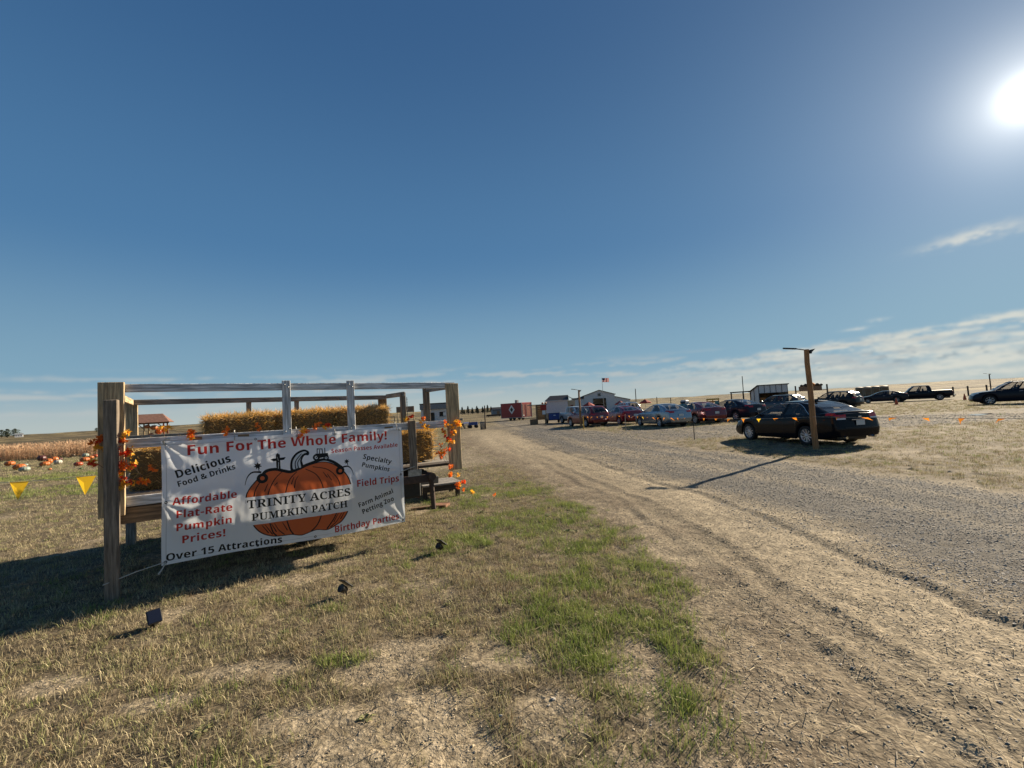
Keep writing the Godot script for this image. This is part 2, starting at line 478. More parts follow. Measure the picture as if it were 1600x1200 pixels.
func build_cover() -> void:
	var leaf := mat("grass blade", Color.WHITE, 0.75)
	leaf.vertex_color_use_as_albedo = true
	leaf.backlight_enabled = true
	leaf.backlight = Color(0.75, 0.75, 0.75)
	leaf.cull_mode = BaseMaterial3D.CULL_DISABLED
	var dry := [PackedFloat32Array(), PackedFloat32Array(), PackedFloat32Array()]
	var live := [PackedFloat32Array(), PackedFloat32Array()]
	var litter := PackedFloat32Array()
	var gravel := [PackedFloat32Array(), PackedFloat32Array()]
	var clod := PackedFloat32Array()
	rng.seed = 77
	# rings of equal look: density falls with the square of the distance, size grows a little
	var r0 := 1.0
	while r0 < 62.0:
		var r1 := r0 * 1.25
		var area := 0.5 * deg_to_rad(122.0) * (r1 * r1 - r0 * r0)
		var rm := (r0 + r1) * 0.5
		var den := 520.0 if rm < 4.0 else 520.0 * pow(4.0 / rm, 1.45)
		var grow := 1.0 + sstep(5.0, 45.0, rm) * 1.1
		for k in int(area * den):
			var rr := sqrt(rng.randf_range(r0 * r0, r1 * r1))
			var an := deg_to_rad(rng.randf_range(-61.0, 61.0))
			var x := sin(an) * rr
			var z := -cos(an) * rr
			var q := zone(x, z)
			var y := slope(x, z) + relief(x, z, q) * (1.0 - sstep(25.0, 45.0, rr))
			var at := Vector3(x, y, z)
			var roll := rng.randf()
			var ba := Basis(Vector3.UP, rng.randf() * TAU)
			var pg := clampf(q.z, 0.0, 0.9)
			if rng.randf() < q.x:
				continue
			if roll < pg:
				var s := rng.randf_range(0.6, 1.25) * grow
				var c := Color(0.20, 0.275, 0.055).lerp(Color(0.37, 0.37, 0.13), rng.randf() * rng.randf() + (0.35 if rng.randf() < 0.25 else 0.0))
				put(live[rng.randi() % 2], at, ba.scaled(Vector3(s, s * rng.randf_range(0.6, 1.2), s)), c)
			elif rng.randf() < q.w * (0.92 if rr < 20.0 else 0.8) and rng.randf() > q.y * 0.9:
				var s := rng.randf_range(0.6, 1.3) * grow
				var pick := rng.randf()
				var c := Color(0.54, 0.46, 0.28) if pick < 0.34 else (Color(0.36, 0.295, 0.185) if pick < 0.66 else (Color(0.34, 0.335, 0.15) if pick < 0.93 else Color(0.23, 0.16, 0.085)))
				c *= rng.randf_range(0.75, 1.2)
				put(dry[rng.randi() % 3], at, ba.scaled(Vector3(s, s * rng.randf_range(0.5, 1.2), s)), c)
			elif rr < 22.0:
				if rng.randf() < 0.5:
					var s := rng.randf_range(0.003, 0.007) * (1.0 + rr * 0.05) * (1.6 if rng.randf() < 0.03 else 1.0)
					var c := Color(0.46, 0.37, 0.25) * rng.randf_range(0.6, 1.15)
					put(clod, at, ba.scaled(Vector3(s, s * 0.8, s)), c)
				if rng.randf() < 0.4:
					var c := Color(0.47, 0.385, 0.22) if rng.randf() < 0.5 else Color(0.22, 0.16, 0.09)
					var s := rng.randf_range(0.5, 1.4)
					put(litter, at + Vector3.UP * 0.004, Basis(ba.x, ba.y, ba.z).rotated(ba.x, rng.randf_range(-0.25, 0.25)).scaled(Vector3(s, s, s)), c)
		# loose straw among the grass
		for k in int(area * den * 0.6):
			if rm > 16.0: break
			var rr := sqrt(rng.randf_range(r0 * r0, r1 * r1))
			var an := deg_to_rad(rng.randf_range(-61.0, 61.0))
			var x := sin(an) * rr
			var z := -cos(an) * rr
			var q := zone(x, z)
			if rng.randf() < q.x: continue
			var s := rng.randf_range(0.6, 2.0)
			var tilt := Basis(Vector3.UP, rng.randf() * TAU) * Basis(Vector3.RIGHT, rng.randf_range(-0.4, 0.4))
			put(litter, Vector3(x, slope(x, z) + relief(x, z, q) + rng.randf_range(0.004, 0.025), z), tilt.scaled(Vector3(s, s, s)), (Color(0.52, 0.43, 0.26) if rng.randf() < 0.45 else Color(0.21, 0.165, 0.11)) * rng.randf_range(0.6, 1.15))
		r0 = r1
	# crumbs of earth on the bare dirt
	r0 = 1.2
	while r0 < 16.0:
		var r1 := r0 * 1.25
		var rm := (r0 + r1) * 0.5
		var den := 1100.0 if rm < 3.5 else 1100.0 * pow(3.5 / rm, 1.6)
		var area := 0.5 * deg_to_rad(118.0) * (r1 * r1 - r0 * r0)
		for k in int(area * den):
			var rr := sqrt(rng.randf_range(r0 * r0, r1 * r1))
			var an := deg_to_rad(rng.randf_range(-57.0, 61.0))
			var x := sin(an) * rr
			var z := -cos(an) * rr
			var q := zone(x, z)
			if rng.randf() > q.y: continue
			if noise.get_noise_2d((x - look(GL, z)) * 2.2 + 60.0, z * 0.25) > rng.randf_range(0.0, 0.35): continue
			var s := rng.randf_range(0.002, 0.0052) * (1.0 + rr * 0.06) * (1.9 if rng.randf() < 0.02 else 1.0)
			put(clod, Vector3(x, slope(x, z) + relief(x, z, q) + s * 0.2, z), Basis(Vector3.UP, rng.randf() * TAU).scaled(Vector3(s * rng.randf_range(0.8, 1.6), s * 0.8, s)), Color(0.50, 0.41, 0.285) * rng.randf_range(0.6, 1.15))
		r0 = r1
	# weeds and seed stems
	var weed := PackedFloat32Array()
	var stem := PackedFloat32Array()
	for k in 9000:
		var rr := sqrt(rng.randf_range(2.5, 190.0))
		var an := deg_to_rad(rng.randf_range(-58.0, 61.0))
		var x := sin(an) * rr
		var z := -cos(an) * rr
		var q := zone(x, z)
		if rng.randf() > q.w * 0.8: continue
		var at := Vector3(x, slope(x, z) + relief(x, z, q), z)
		var s := rng.randf_range(0.4, 1.1)
		if k % 9 == 0 and noise2.get_noise_2d(x * 1.2, z * 1.2) > 0.0:
			put(weed, at, Basis(Vector3.UP, rng.randf() * TAU).scaled(Vector3(s, s, s)), Color(0.16, 0.20, 0.065).lerp(Color(0.36, 0.27, 0.13), rng.randf() * 0.7))
		else:
			put(stem, at, Basis(Vector3.UP, rng.randf() * TAU).scaled(Vector3(s, s * rng.randf_range(0.6, 1.1), s)), Color(0.56, 0.47, 0.29) * rng.randf_range(0.5, 1.15))
	var wb := MB.new()
	wb.use_col = true
	for k in 9:
		var a := k * 2.4
		var d := Vector3(cos(a), 0, sin(a))
		var sd := Vector3(-d.z, 0, d.x)
		var l := 0.045 + 0.012 * (k % 4)
		var m := d * l * 0.55 + Vector3.UP * (0.016 + 0.004 * (k % 3))
		wb.col = Color.WHITE * (0.8 + 0.08 * (k % 4))
		wb.tri(Vector3(0, 0.002, 0), m + sd * 0.013, m - sd * 0.013, Vector3.UP)
		wb.tri(m + sd * 0.013, d * l + Vector3.UP * 0.008, m - sd * 0.013, Vector3.UP)
	multi("broadleaf_weeds", wb.done(), leaf, weed, "flat broadleaf weeds scattered through the dry grass", "weeds")
	multi("seed_stems", tuft(4, 0.03, 0.06, 0.14, 0.0022, 0.9, 301), leaf, stem, "thin pale seed stems leaning over the dry grass", "grass")
	# stones of the road
	r0 = 2.4
	while r0 < 34.0:
		var r1 := r0 * 1.25
		var rm := (r0 + r1) * 0.5
		var den := 2600.0 if rm < 5.0 else 2600.0 * pow(5.0 / rm, 1.6)
		var area := 0.5 * deg_to_rad(66.0) * (r1 * r1 - r0 * r0)
		for k in int(area * den):
			var rr := sqrt(rng.randf_range(r0 * r0, r1 * r1))
			var an := deg_to_rad(rng.randf_range(-5.0, 61.0))
			var x := sin(an) * rr
			var z := -cos(an) * rr
			var q := zone(x, z)
			if rng.randf() > q.x * 1.1 + 0.02: continue
			var s := rng.randf_range(0.0035, 0.0082) * (1.0 + maxf(rr - 5.0, 0.0) * 0.06) * (2.0 if rng.randf() < 0.05 else 1.0)
			var c := Color(0.34, 0.31, 0.265) * rng.randf_range(0.45, 1.6)
			put(gravel[rng.randi() % 2], Vector3(x, slope(x, z) + relief(x, z, q) + s * 0.15, z), Basis(Vector3.UP, rng.randf() * TAU).scaled(Vector3(s * rng.randf_range(0.8, 1.5), s * 0.7, s)), c)
		r0 = r1
	for k in 3:
		multi("dry_grass", tuft(15, 0.055, 0.018, [0.042, 0.055, 0.07][k], 0.0032, [0.5, 0.8, 0.6][k], 100 + k), leaf, dry[k], ["short tan dry grass stubble over the whole verge", "matted tan dry grass lying over the verge", "taller straw coloured dry grass of the verge"][k], "grass")
	for k in 2:
		multi("green_grass", tuft(17, 0.05, 0.025, [0.065, 0.085][k], 0.0036, [0.45, 0.7][k], 200 + k), leaf, live[k], ["short green grass growing in patches beside the dirt", "longer arching green grass in patches beside the dirt"][k], "grass")
	var sb := MB.new()
	sb.tri(Vector3(-0.0013, 0, -0.022), Vector3(0.0013, 0, -0.022), Vector3(0.001, 0.003, 0.02), Vector3.UP)
	sb.tri(Vector3(-0.0013, 0, -0.022), Vector3(0.001, 0.003, 0.02), Vector3(-0.001, 0.003, 0.02), Vector3.UP)
	multi("straw_litter", sb.done(), leaf, litter, "loose straw and dead stems scattered over the ground", "straw")
	var st := mat("stone", Color.WHITE, 0.9)
	st.vertex_color_use_as_albedo = true
	for k in 2: multi("gravel", stone_mesh(5 + k), st, gravel[k], ["loose grey crushed gravel covering the road", "angular grey gravel mixed over the road"][k], "gravel")
	multi("dirt_clods", stone_mesh(9), st, clod, "small tan clods of earth on the dirt shoulder", "clods")
	print("cover ", dry[0].size() / 16 * 3, " ", live[0].size() / 8, " ", litter.size() / 16, " ", gravel[0].size() / 8, " ", clod.size() / 16)

# ---------------------------------------------------------------- sky
var sun_dir := Vector3.ZERO

func build_sky() -> Sky:
	var w := 2048
	var h := 1024
	var data := PackedFloat32Array()
	data.resize(w * h * 3)
	data.fill(0.12)
	var cn := FastNoiseLite.new()
	cn.seed = 21
	cn.frequency = 1.0
	cn.fractal_octaves = 5
	var zen := Vector3(0.030, 0.092, 0.215)
	var mid := Vector3(0.074, 0.188, 0.350)
	var low := Vector3(0.205, 0.35, 0.45)
	var hor := Vector3(0.40, 0.46, 0.455)
	for j in h / 2 + 4:
		var el := (0.5 - (j + 0.5) / h) * PI
		var se := maxf(sin(el), 0.0)
		var ed := rad_to_deg(el)
		var base := hor.lerp(low, sstep(0.0, 5.0, ed))
		base = base.lerp(mid, sstep(2.0, 21.0, ed)).lerp(zen, sstep(11.0, 48.0, ed))
		for i in w:
			# the panorama starts at -z and turns towards +x
			var az := (i + 0.5) / w * TAU
			if az > PI: az -= TAU
			var d := Vector3(sin(az) * cos(el), sin(el), -cos(az) * cos(el))
			var cs := clampf(d.dot(sun_dir), -1.0, 1.0)
			var ang := rad_to_deg(acos(cs))
			var c := base
			# forward scatter round the sun
			c += Vector3(0.055, 0.06, 0.058) * exp(-ang / 24.0)
			c += Vector3(0.34, 0.32, 0.28) * exp(-ang / 7.5)
			c += Vector3(0.9, 0.87, 0.8) * exp(-ang * ang / 2.4) + Vector3(0.36, 0.345, 0.31) * exp(-ang * ang / 16.0)
			if ed < 18.0:
				var azd := rad_to_deg(az)
				var cream := Vector3(0.58, 0.585, 0.53) + Vector3(0.16, 0.15, 0.11) * exp(-ang / 16.0)
				# cloud bank low on the sun's side, its crests in long streaks
				var side := sstep(8.0, 42.0, azd) * (1.0 - sstep(95.0, 150.0, azd))
				var wob := cn.get_noise_2d(azd * 0.09, 3.0) * 0.8 + cn.get_noise_2d(azd * 0.5, 8.0) * 0.25
				var crest := 3.0 + 2.5 * side + wob
				if side > 0.0 and ed < crest + 1.0:
					var st := cn.get_noise_2d(azd * 0.10 + 2.0, (ed - 0.035 * azd) * 0.95) + 0.55 * cn.get_noise_2d(azd * 0.45, (ed - 0.03 * azd) * 2.6) + 0.25 * cn.get_noise_2d(azd * 1.6, ed * 5.0)
					var under := 1.0 - sstep(crest - 0.3, crest + 0.3, ed)
					var rim := exp(-(ed - crest + 0.45) * (ed - crest + 0.45) / 0.10) * sstep(-0.35, 0.25, st)
					var am := side * under * clampf(0.42 + 1.15 * st + 0.55 * rim, 0.0, 0.95) * sstep(-0.3, 1.0, ed)
					c = c.lerp(cream, clampf(am, 0.0, 0.85))
					# grey undersides of small cumulus
					var g := cn.get_noise_2d(azd * 0.34 + 11.0, ed * 1.25) + 0.5 * cn.get_noise_2d(azd * 1.1, ed * 2.7)
					c = c.lerp(Vector3(0.27, 0.345, 0.385), clampf(sstep(0.20, 0.42, g) * sstep(1.7, 2.4, ed) * (1.0 - sstep(3.3, 4.2, ed)) * side * 0.8, 0.0, 0.75))
				# thin high veils everywhere low down
				var veil := sstep(1.0, 2.2, ed) * (1.0 - sstep(4.2, 6.2, ed))
				if veil > 0.0:
					var vn := cn.get_noise_2d(azd * 0.055 + 40.0, ed * 0.8) + 0.4 * cn.get_noise_2d(azd * 0.3, ed * 2.2 + 5.0)
					c = c.lerp(Vector3(0.43, 0.465, 0.465), veil * sstep(-0.05, 0.45, vn) * 0.75)
				# feathered streaks higher up
				for f in [[47.9, 13.05, 3.1, 0.42, 0.07, 0.95], [52.5, 12.6, 3.0, 0.3, 0.05, 0.5], [40.9, 6.75, 0.8, 0.13, 0.02, 0.6], [39.1, 6.1, 1.2, 0.13, 0.03, 0.6], [58.0, 11.4, 4.0, 0.4, 0.03, 0.5], [70.0, 9.0, 5.0, 0.5, 0.0, 0.5]]:
					var sx: float = (azd - f[0]) / f[2]
					var sy: float = (ed - f[1] - f[4] * (azd - f[0])) / f[3]
					if absf(sx) < 2.2 and absf(sy) < 4.0:
						var fe := cn.get_noise_2d(azd * 0.55, ed * 2.4) * 0.9 + cn.get_noise_2d(azd * 1.7 + 7.0, ed * 6.0) * 0.6
						c = c.lerp(Vector3(0.66, 0.66, 0.60), clampf(exp(-sx * sx * 1.3) * exp(-pow(sy + fe * 1.1, 2.0)) * (0.75 + fe * 0.7) * f[5], 0.0, 0.75))
			var o := (j * w + i) * 3
			data[o] = c.x
			data[o + 1] = c.y
			data[o + 2] = c.z
	var im := Image.create_from_data(w, h, false, Image.FORMAT_RGBF, data.to_byte_array())
	var pm := PanoramaSkyMaterial.new()
	pm.panorama = ImageTexture.create_from_image(im)
	var s := Sky.new()
	s.sky_material = pm
	return s

func _ready() -> void:
	# camera
	var cam := Camera3D.new()
	cam.name = "camera"
	cam.fov = 83.6
	cam.near = 0.05
	cam.far = 9000.0
	add_child(cam)
	cam.transform = Transform3D(Basis(Vector3.RIGHT, deg_to_rad(3.15)) * Basis(Vector3.BACK, deg_to_rad(-3.3)), Vector3(0, 1.7, 0))
	cam.current = true
	# sun: low on the right, just at the edge of the frame
	var az := deg_to_rad(52.2)
	var el := deg_to_rad(22.6)
	sun_dir = Vector3(sin(az) * cos(el), sin(el), -cos(az) * cos(el))
	var sun := DirectionalLight3D.new()
	sun.name = "sun"
	add_child(sun)
	sun.basis = Basis.looking_at(-sun_dir)
	sun.light_energy = 1.6
	sun.light_color = Color(1.0, 0.93, 0.82)
	sun.light_angular_distance = 0.6
	sun.shadow_enabled = true
	var env := Environment.new()
	env.background_mode = Environment.BG_SKY
	env.sky = build_sky()
	env.tonemap_mode = Environment.TONE_MAPPER_LINEAR
	env.tonemap_exposure = 2.35
	env.background_energy_multiplier = 0.48
	env.sdfgi_enabled = true
	env.ssao_enabled = true
	env.ssil_enabled = true
	var we := WorldEnvironment.new()
	we.name = "surroundings"
	we.environment = env
	add_child(we)
	noise.seed = 3
	noise.frequency = 0.45
	noise.fractal_octaves = 4
	noise2.seed = 8
	noise2.frequency = 0.5
	noise2.fractal_octaves = 3
	print("sky ", Time.get_ticks_msec())
	build_ground()
	print("ground ", Time.get_ticks_msec())
	build_cover()
	print("cover ", Time.get_ticks_msec())
	build_objects()
	print("objects ", Time.get_ticks_msec())

# ---------------------------------------------------------------- materials
func build_materials() -> void:
	var grain := noise_tex(512, 0.012, 0.5, 1.0, 6, 31)
	var grain_n := noise_tex(512, 0.015, 0, 1, 6, 32, true, 7.0)
	for w in [["weathered wood", lin(0.33, 0.265, 0.20), 0.9], ["new lumber", lin(0.74, 0.55, 0.32), 0.8], ["silver paint", lin(0.95, 0.96, 0.97), 0.35], ["grey wood", lin(0.42, 0.38, 0.33), 0.9], ["brown wood", lin(0.38, 0.235, 0.125), 0.85], ["dark wood", lin(0.10, 0.07, 0.05), 0.85], ["red wood", lin(0.42, 0.09, 0.045), 0.75], ["roof shingle", lin(0.34, 0.17, 0.12), 0.85], ["orange wood", lin(0.72, 0.30, 0.09), 0.8], ["cedar post", lin(0.58, 0.29, 0.12), 0.85]]:
		var m := mat(w[0], w[1], w[2])
		m.albedo_texture = grain
		m.uv1_scale = Vector3(0.35, 5.0, 1)
		m.normal_enabled = true
		m.normal_texture = grain_n
		m.normal_scale = 0.5
	var speck := noise_tex(512, 0.02, 0.62, 1.0, 6, 44)
	for w in [["white wall", lin(0.9, 0.9, 0.9), 0.6], ["dark roof", lin(0.055, 0.05, 0.048), 0.55], ["red panel", lin(0.46, 0.025, 0.03), 0.4], ["tan plastic", lin(0.45, 0.32, 0.20), 0.6], ["cream wall", lin(0.62, 0.53, 0.38), 0.7], ["grey wall", lin(0.3, 0.32, 0.34), 0.7], ["rust steel", lin(0.085, 0.045, 0.03), 0.7], ["black steel", lin(0.02, 0.02, 0.022), 0.55], ["rubber", lin(0.022, 0.021, 0.02), 0.85], ["galvanised", lin(0.45, 0.46, 0.47), 0.4], ["blue plastic", lin(0.03, 0.09, 0.36), 0.4], ["teal plastic", lin(0.05, 0.30, 0.33), 0.4], ["red cloth", lin(0.55, 0.06, 0.035), 0.8], ["orange plastic", lin(0.75, 0.13, 0.02), 0.5], ["yellow plastic", lin(0.68, 0.42, 0.03), 0.5], ["rope", lin(0.68, 0.65, 0.58), 0.9], ["black plastic", lin(0.012, 0.012, 0.013), 0.4], ["sign board", lin(0.34, 0.20, 0.12), 0.7], ["brick", lin(0.36, 0.16, 0.085), 0.85]]:
		var m := mat(w[0], w[1], w[2])
		m.albedo_texture = speck
		m.uv1_triplanar = true
		m.uv1_scale = Vector3(0.9, 0.9, 0.9)
	M["galvanised"].metallic = 0.8
	for w in [["orange skin", lin(0.62, 0.17, 0.03)], ["pale skin", lin(0.38, 0.44, 0.36)], ["white skin", lin(0.68, 0.64, 0.52)], ["maroon skin", lin(0.13, 0.035, 0.03)], ["red skin", lin(0.52, 0.10, 0.035)], ["green skin", lin(0.08, 0.14, 0.04)]]:
		var m := mat(w[0], w[1], 0.45)
		m.albedo_texture = speck
		m.uv1_triplanar = true
		m.uv1_scale = Vector3(2, 2, 2)
	mat("stem", lin(0.16, 0.14, 0.06), 0.9)
	for w in [["straw", lin(0.72, 0.53, 0.23)], ["orange petal", lin(0.80, 0.19, 0.02)], ["red petal", lin(0.62, 0.06, 0.015)], ["yellow petal", lin(0.85, 0.45, 0.04)], ["yellow pennant", lin(0.42, 0.27, 0.015)], ["orange pennant", lin(0.80, 0.26, 0.02)], ["white pennant", lin(0.75, 0.72, 0.66)], ["corn leaf", lin(0.46, 0.27, 0.135)]]:
		var m := mat(w[0], w[1], 0.7)
		m.backlight_enabled = true
		var bc: Color = w[1]
		var top := maxf(bc.r, maxf(bc.g, bc.b))
		m.backlight = Color(bc.r / top, bc.g / top, bc.b / top) * 0.85
		m.cull_mode = BaseMaterial3D.CULL_DISABLED
	var hay := mat("hay", lin(0.46, 0.31, 0.135), 0.95)
	hay.albedo_texture = noise_tex(512, 0.05, 0.3, 1.0, 5, 61)
	hay.uv1_scale = Vector3(1.5, 9.0, 1)
	hay.normal_enabled = true
	hay.normal_texture = noise_tex(512, 0.05, 0, 1, 5, 62, true, 10.0)
	M["straw"].vertex_color_use_as_albedo = true
	var glass := mat("car glass", Color(0.03, 0.035, 0.04, 0.32), 0.04)
	glass.transparency = BaseMaterial3D.TRANSPARENCY_ALPHA
	var pane := mat("window pane", Color(0.05, 0.06, 0.07, 0.75), 0.05)
	pane.transparency = BaseMaterial3D.TRANSPARENCY_ALPHA
	mat("lamp red", lin(0.38, 0.012, 0.015), 0.15)
	mat("lamp clear", lin(0.62, 0.62, 0.62), 0.12)
	mat("chrome", lin(0.72, 0.72, 0.73), 0.18, 1.0)
	mat("rim alloy", lin(0.62, 0.62, 0.63), 0.3, 0.75)
	mat("interior", lin(0.035, 0.032, 0.03), 0.8)
	mat("plate", lin(0.5, 0.53, 0.52), 0.5)
	mat("solar cell", lin(0.008, 0.010, 0.02), 0.12)
	mat("lens white", lin(0.7, 0.7, 0.68), 0.3)

# ---------------------------------------------------------------- printing the banner
const BW := 1600
const BH := 800
var ink := PackedByteArray()

func span_tri(a: Vector2, b: Vector2, c: Vector2, col: Color) -> void:
	var y0 := maxi(int(ceil(minf(a.y, minf(b.y, c.y)) - 0.5)), 0)
	var y1 := mini(int(floor(maxf(a.y, maxf(b.y, c.y)) - 0.5)), BH - 1)
	var r := int(col.r * 255.0)
	var g := int(col.g * 255.0)
	var bl := int(col.b * 255.0)
	for y in range(y0, y1 + 1):
		var yy := y + 0.5
		var lo := 1e9
		var hi := -1e9
		for e in [[a, b], [b, c], [c, a]]:
			var p: Vector2 = e[0]
			var q: Vector2 = e[1]
			if (p.y <= yy) != (q.y <= yy):
				var x := p.x + (yy - p.y) / (q.y - p.y) * (q.x - p.x)
				lo = minf(lo, x); hi = maxf(hi, x)
		for x in range(maxi(int(ceil(lo - 0.5)), 0), mini(int(floor(hi - 0.5)), BW - 1) + 1):
			var o := (y * BW + x) * 3
			ink[o] = r; ink[o + 1] = g; ink[o + 2] = bl

func fill(ps: Array, col: Color) -> void:
	var pk := PackedVector2Array(ps)
	var t := Geometry2D.triangulate_polygon(pk)
	for i in range(0, t.size(), 3): span_tri(pk[t[i]], pk[t[i + 1]], pk[t[i + 2]], col)

func smooth(ps: Array, closed := false, n := 8) -> Array:
	var out := []
	var k := ps.size()
	var lim := k if closed else k - 1
	for i in lim:
		var p0: Vector2 = ps[(i - 1 + k) % k] if closed or i > 0 else ps[0]
		var p1: Vector2 = ps[i]
		var p2: Vector2 = ps[(i + 1) % k]
		var p3: Vector2 = ps[(i + 2) % k] if closed or i + 2 < k else ps[k - 1]
		for j in n: out.append(p1.cubic_interpolate(p2, p0, p3, float(j) / n))
	if not closed: out.append(ps[k - 1])
	return out

func stroke(ps: Array, w0: float, w1: float, col: Color) -> void:
	for i in ps.size() - 1:
		var a: Vector2 = ps[i]
		var b: Vector2 = ps[i + 1]
		var d := (b - a).normalized().orthogonal()
		var f0 := float(i) / (ps.size() - 1)
		var f1 := float(i + 1) / (ps.size() - 1)
		var wa := lerpf(w0, w1, f0) * 0.5
		var wb := lerpf(w0, w1, f1) * 0.5
		span_tri(a - d * wa, a + d * wa, b + d * wb, col)
		span_tri(a - d * wa, b + d * wb, b - d * wb, col)
		disc(b, wb, col, 8)

func disc(c: Vector2, r: float, col: Color, n := 20) -> void:
	for k in n: span_tri(c, c + Vector2.from_angle(TAU * k / n) * r, c + Vector2.from_angle(TAU * (k + 1) / n) * r, col)

func letters(txt: String, font: Font, a: Vector2, b: Vector2, col: Color, cap: float) -> void:
	# from a to b along the base line, capitals cap high
	var tm := TextMesh.new()
	tm.text = txt
	tm.font = font
	tm.font_size = 64
	tm.pixel_size = 0.01
	tm.depth = 0.0
	tm.curve_step = 2.0
	tm.horizontal_alignment = HORIZONTAL_ALIGNMENT_LEFT
	var ar := tm.get_mesh_arrays()
	var vs: PackedVector3Array = ar[Mesh.ARRAY_VERTEX]
	var ii: PackedInt32Array = ar[Mesh.ARRAY_INDEX] if ar[Mesh.ARRAY_INDEX] != null else PackedInt32Array()
	if vs.is_empty(): return
	var lo := vs[0]
	var hi := vs[0]
	for p in vs:
		lo = lo.min(p); hi = hi.max(p)
	# the base line: measured on a capital without descender
	var tb := TextMesh.new()
	tb.text = "H" + txt
	tb.font = font
	tb.font_size = 64
	tb.pixel_size = 0.01
	tb.depth = 0.0
	var one := TextMesh.new()
	one.text = "H"
	one.font = font
	one.font_size = 64
	one.pixel_size = 0.01
	one.depth = 0.0
	var hv: PackedVector3Array = one.get_mesh_arrays()[Mesh.ARRAY_VERTEX]
	var h0 := 1e9
	var h1 := -1e9
	for p in hv:
		h0 = minf(h0, p.y); h1 = maxf(h1, p.y)
	var dirx := (b - a) / (hi.x - lo.x)
	var up := -(b - a).normalized().orthogonal() * cap / (h1 - h0)
	if up.y > 0.0: up = -up
	var at := func(p: Vector3) -> Vector2: return a + dirx * (p.x - lo.x) + up * (p.y - h0)
	if ii.is_empty():
		for k in range(0, vs.size(), 3): span_tri(at.call(vs[k]), at.call(vs[k + 1]), at.call(vs[k + 2]), col)
	else:
		for k in range(0, ii.size(), 3): span_tri(at.call(vs[ii[k]]), at.call(vs[ii[k + 1]]), at.call(vs[ii[k + 2]]), col)

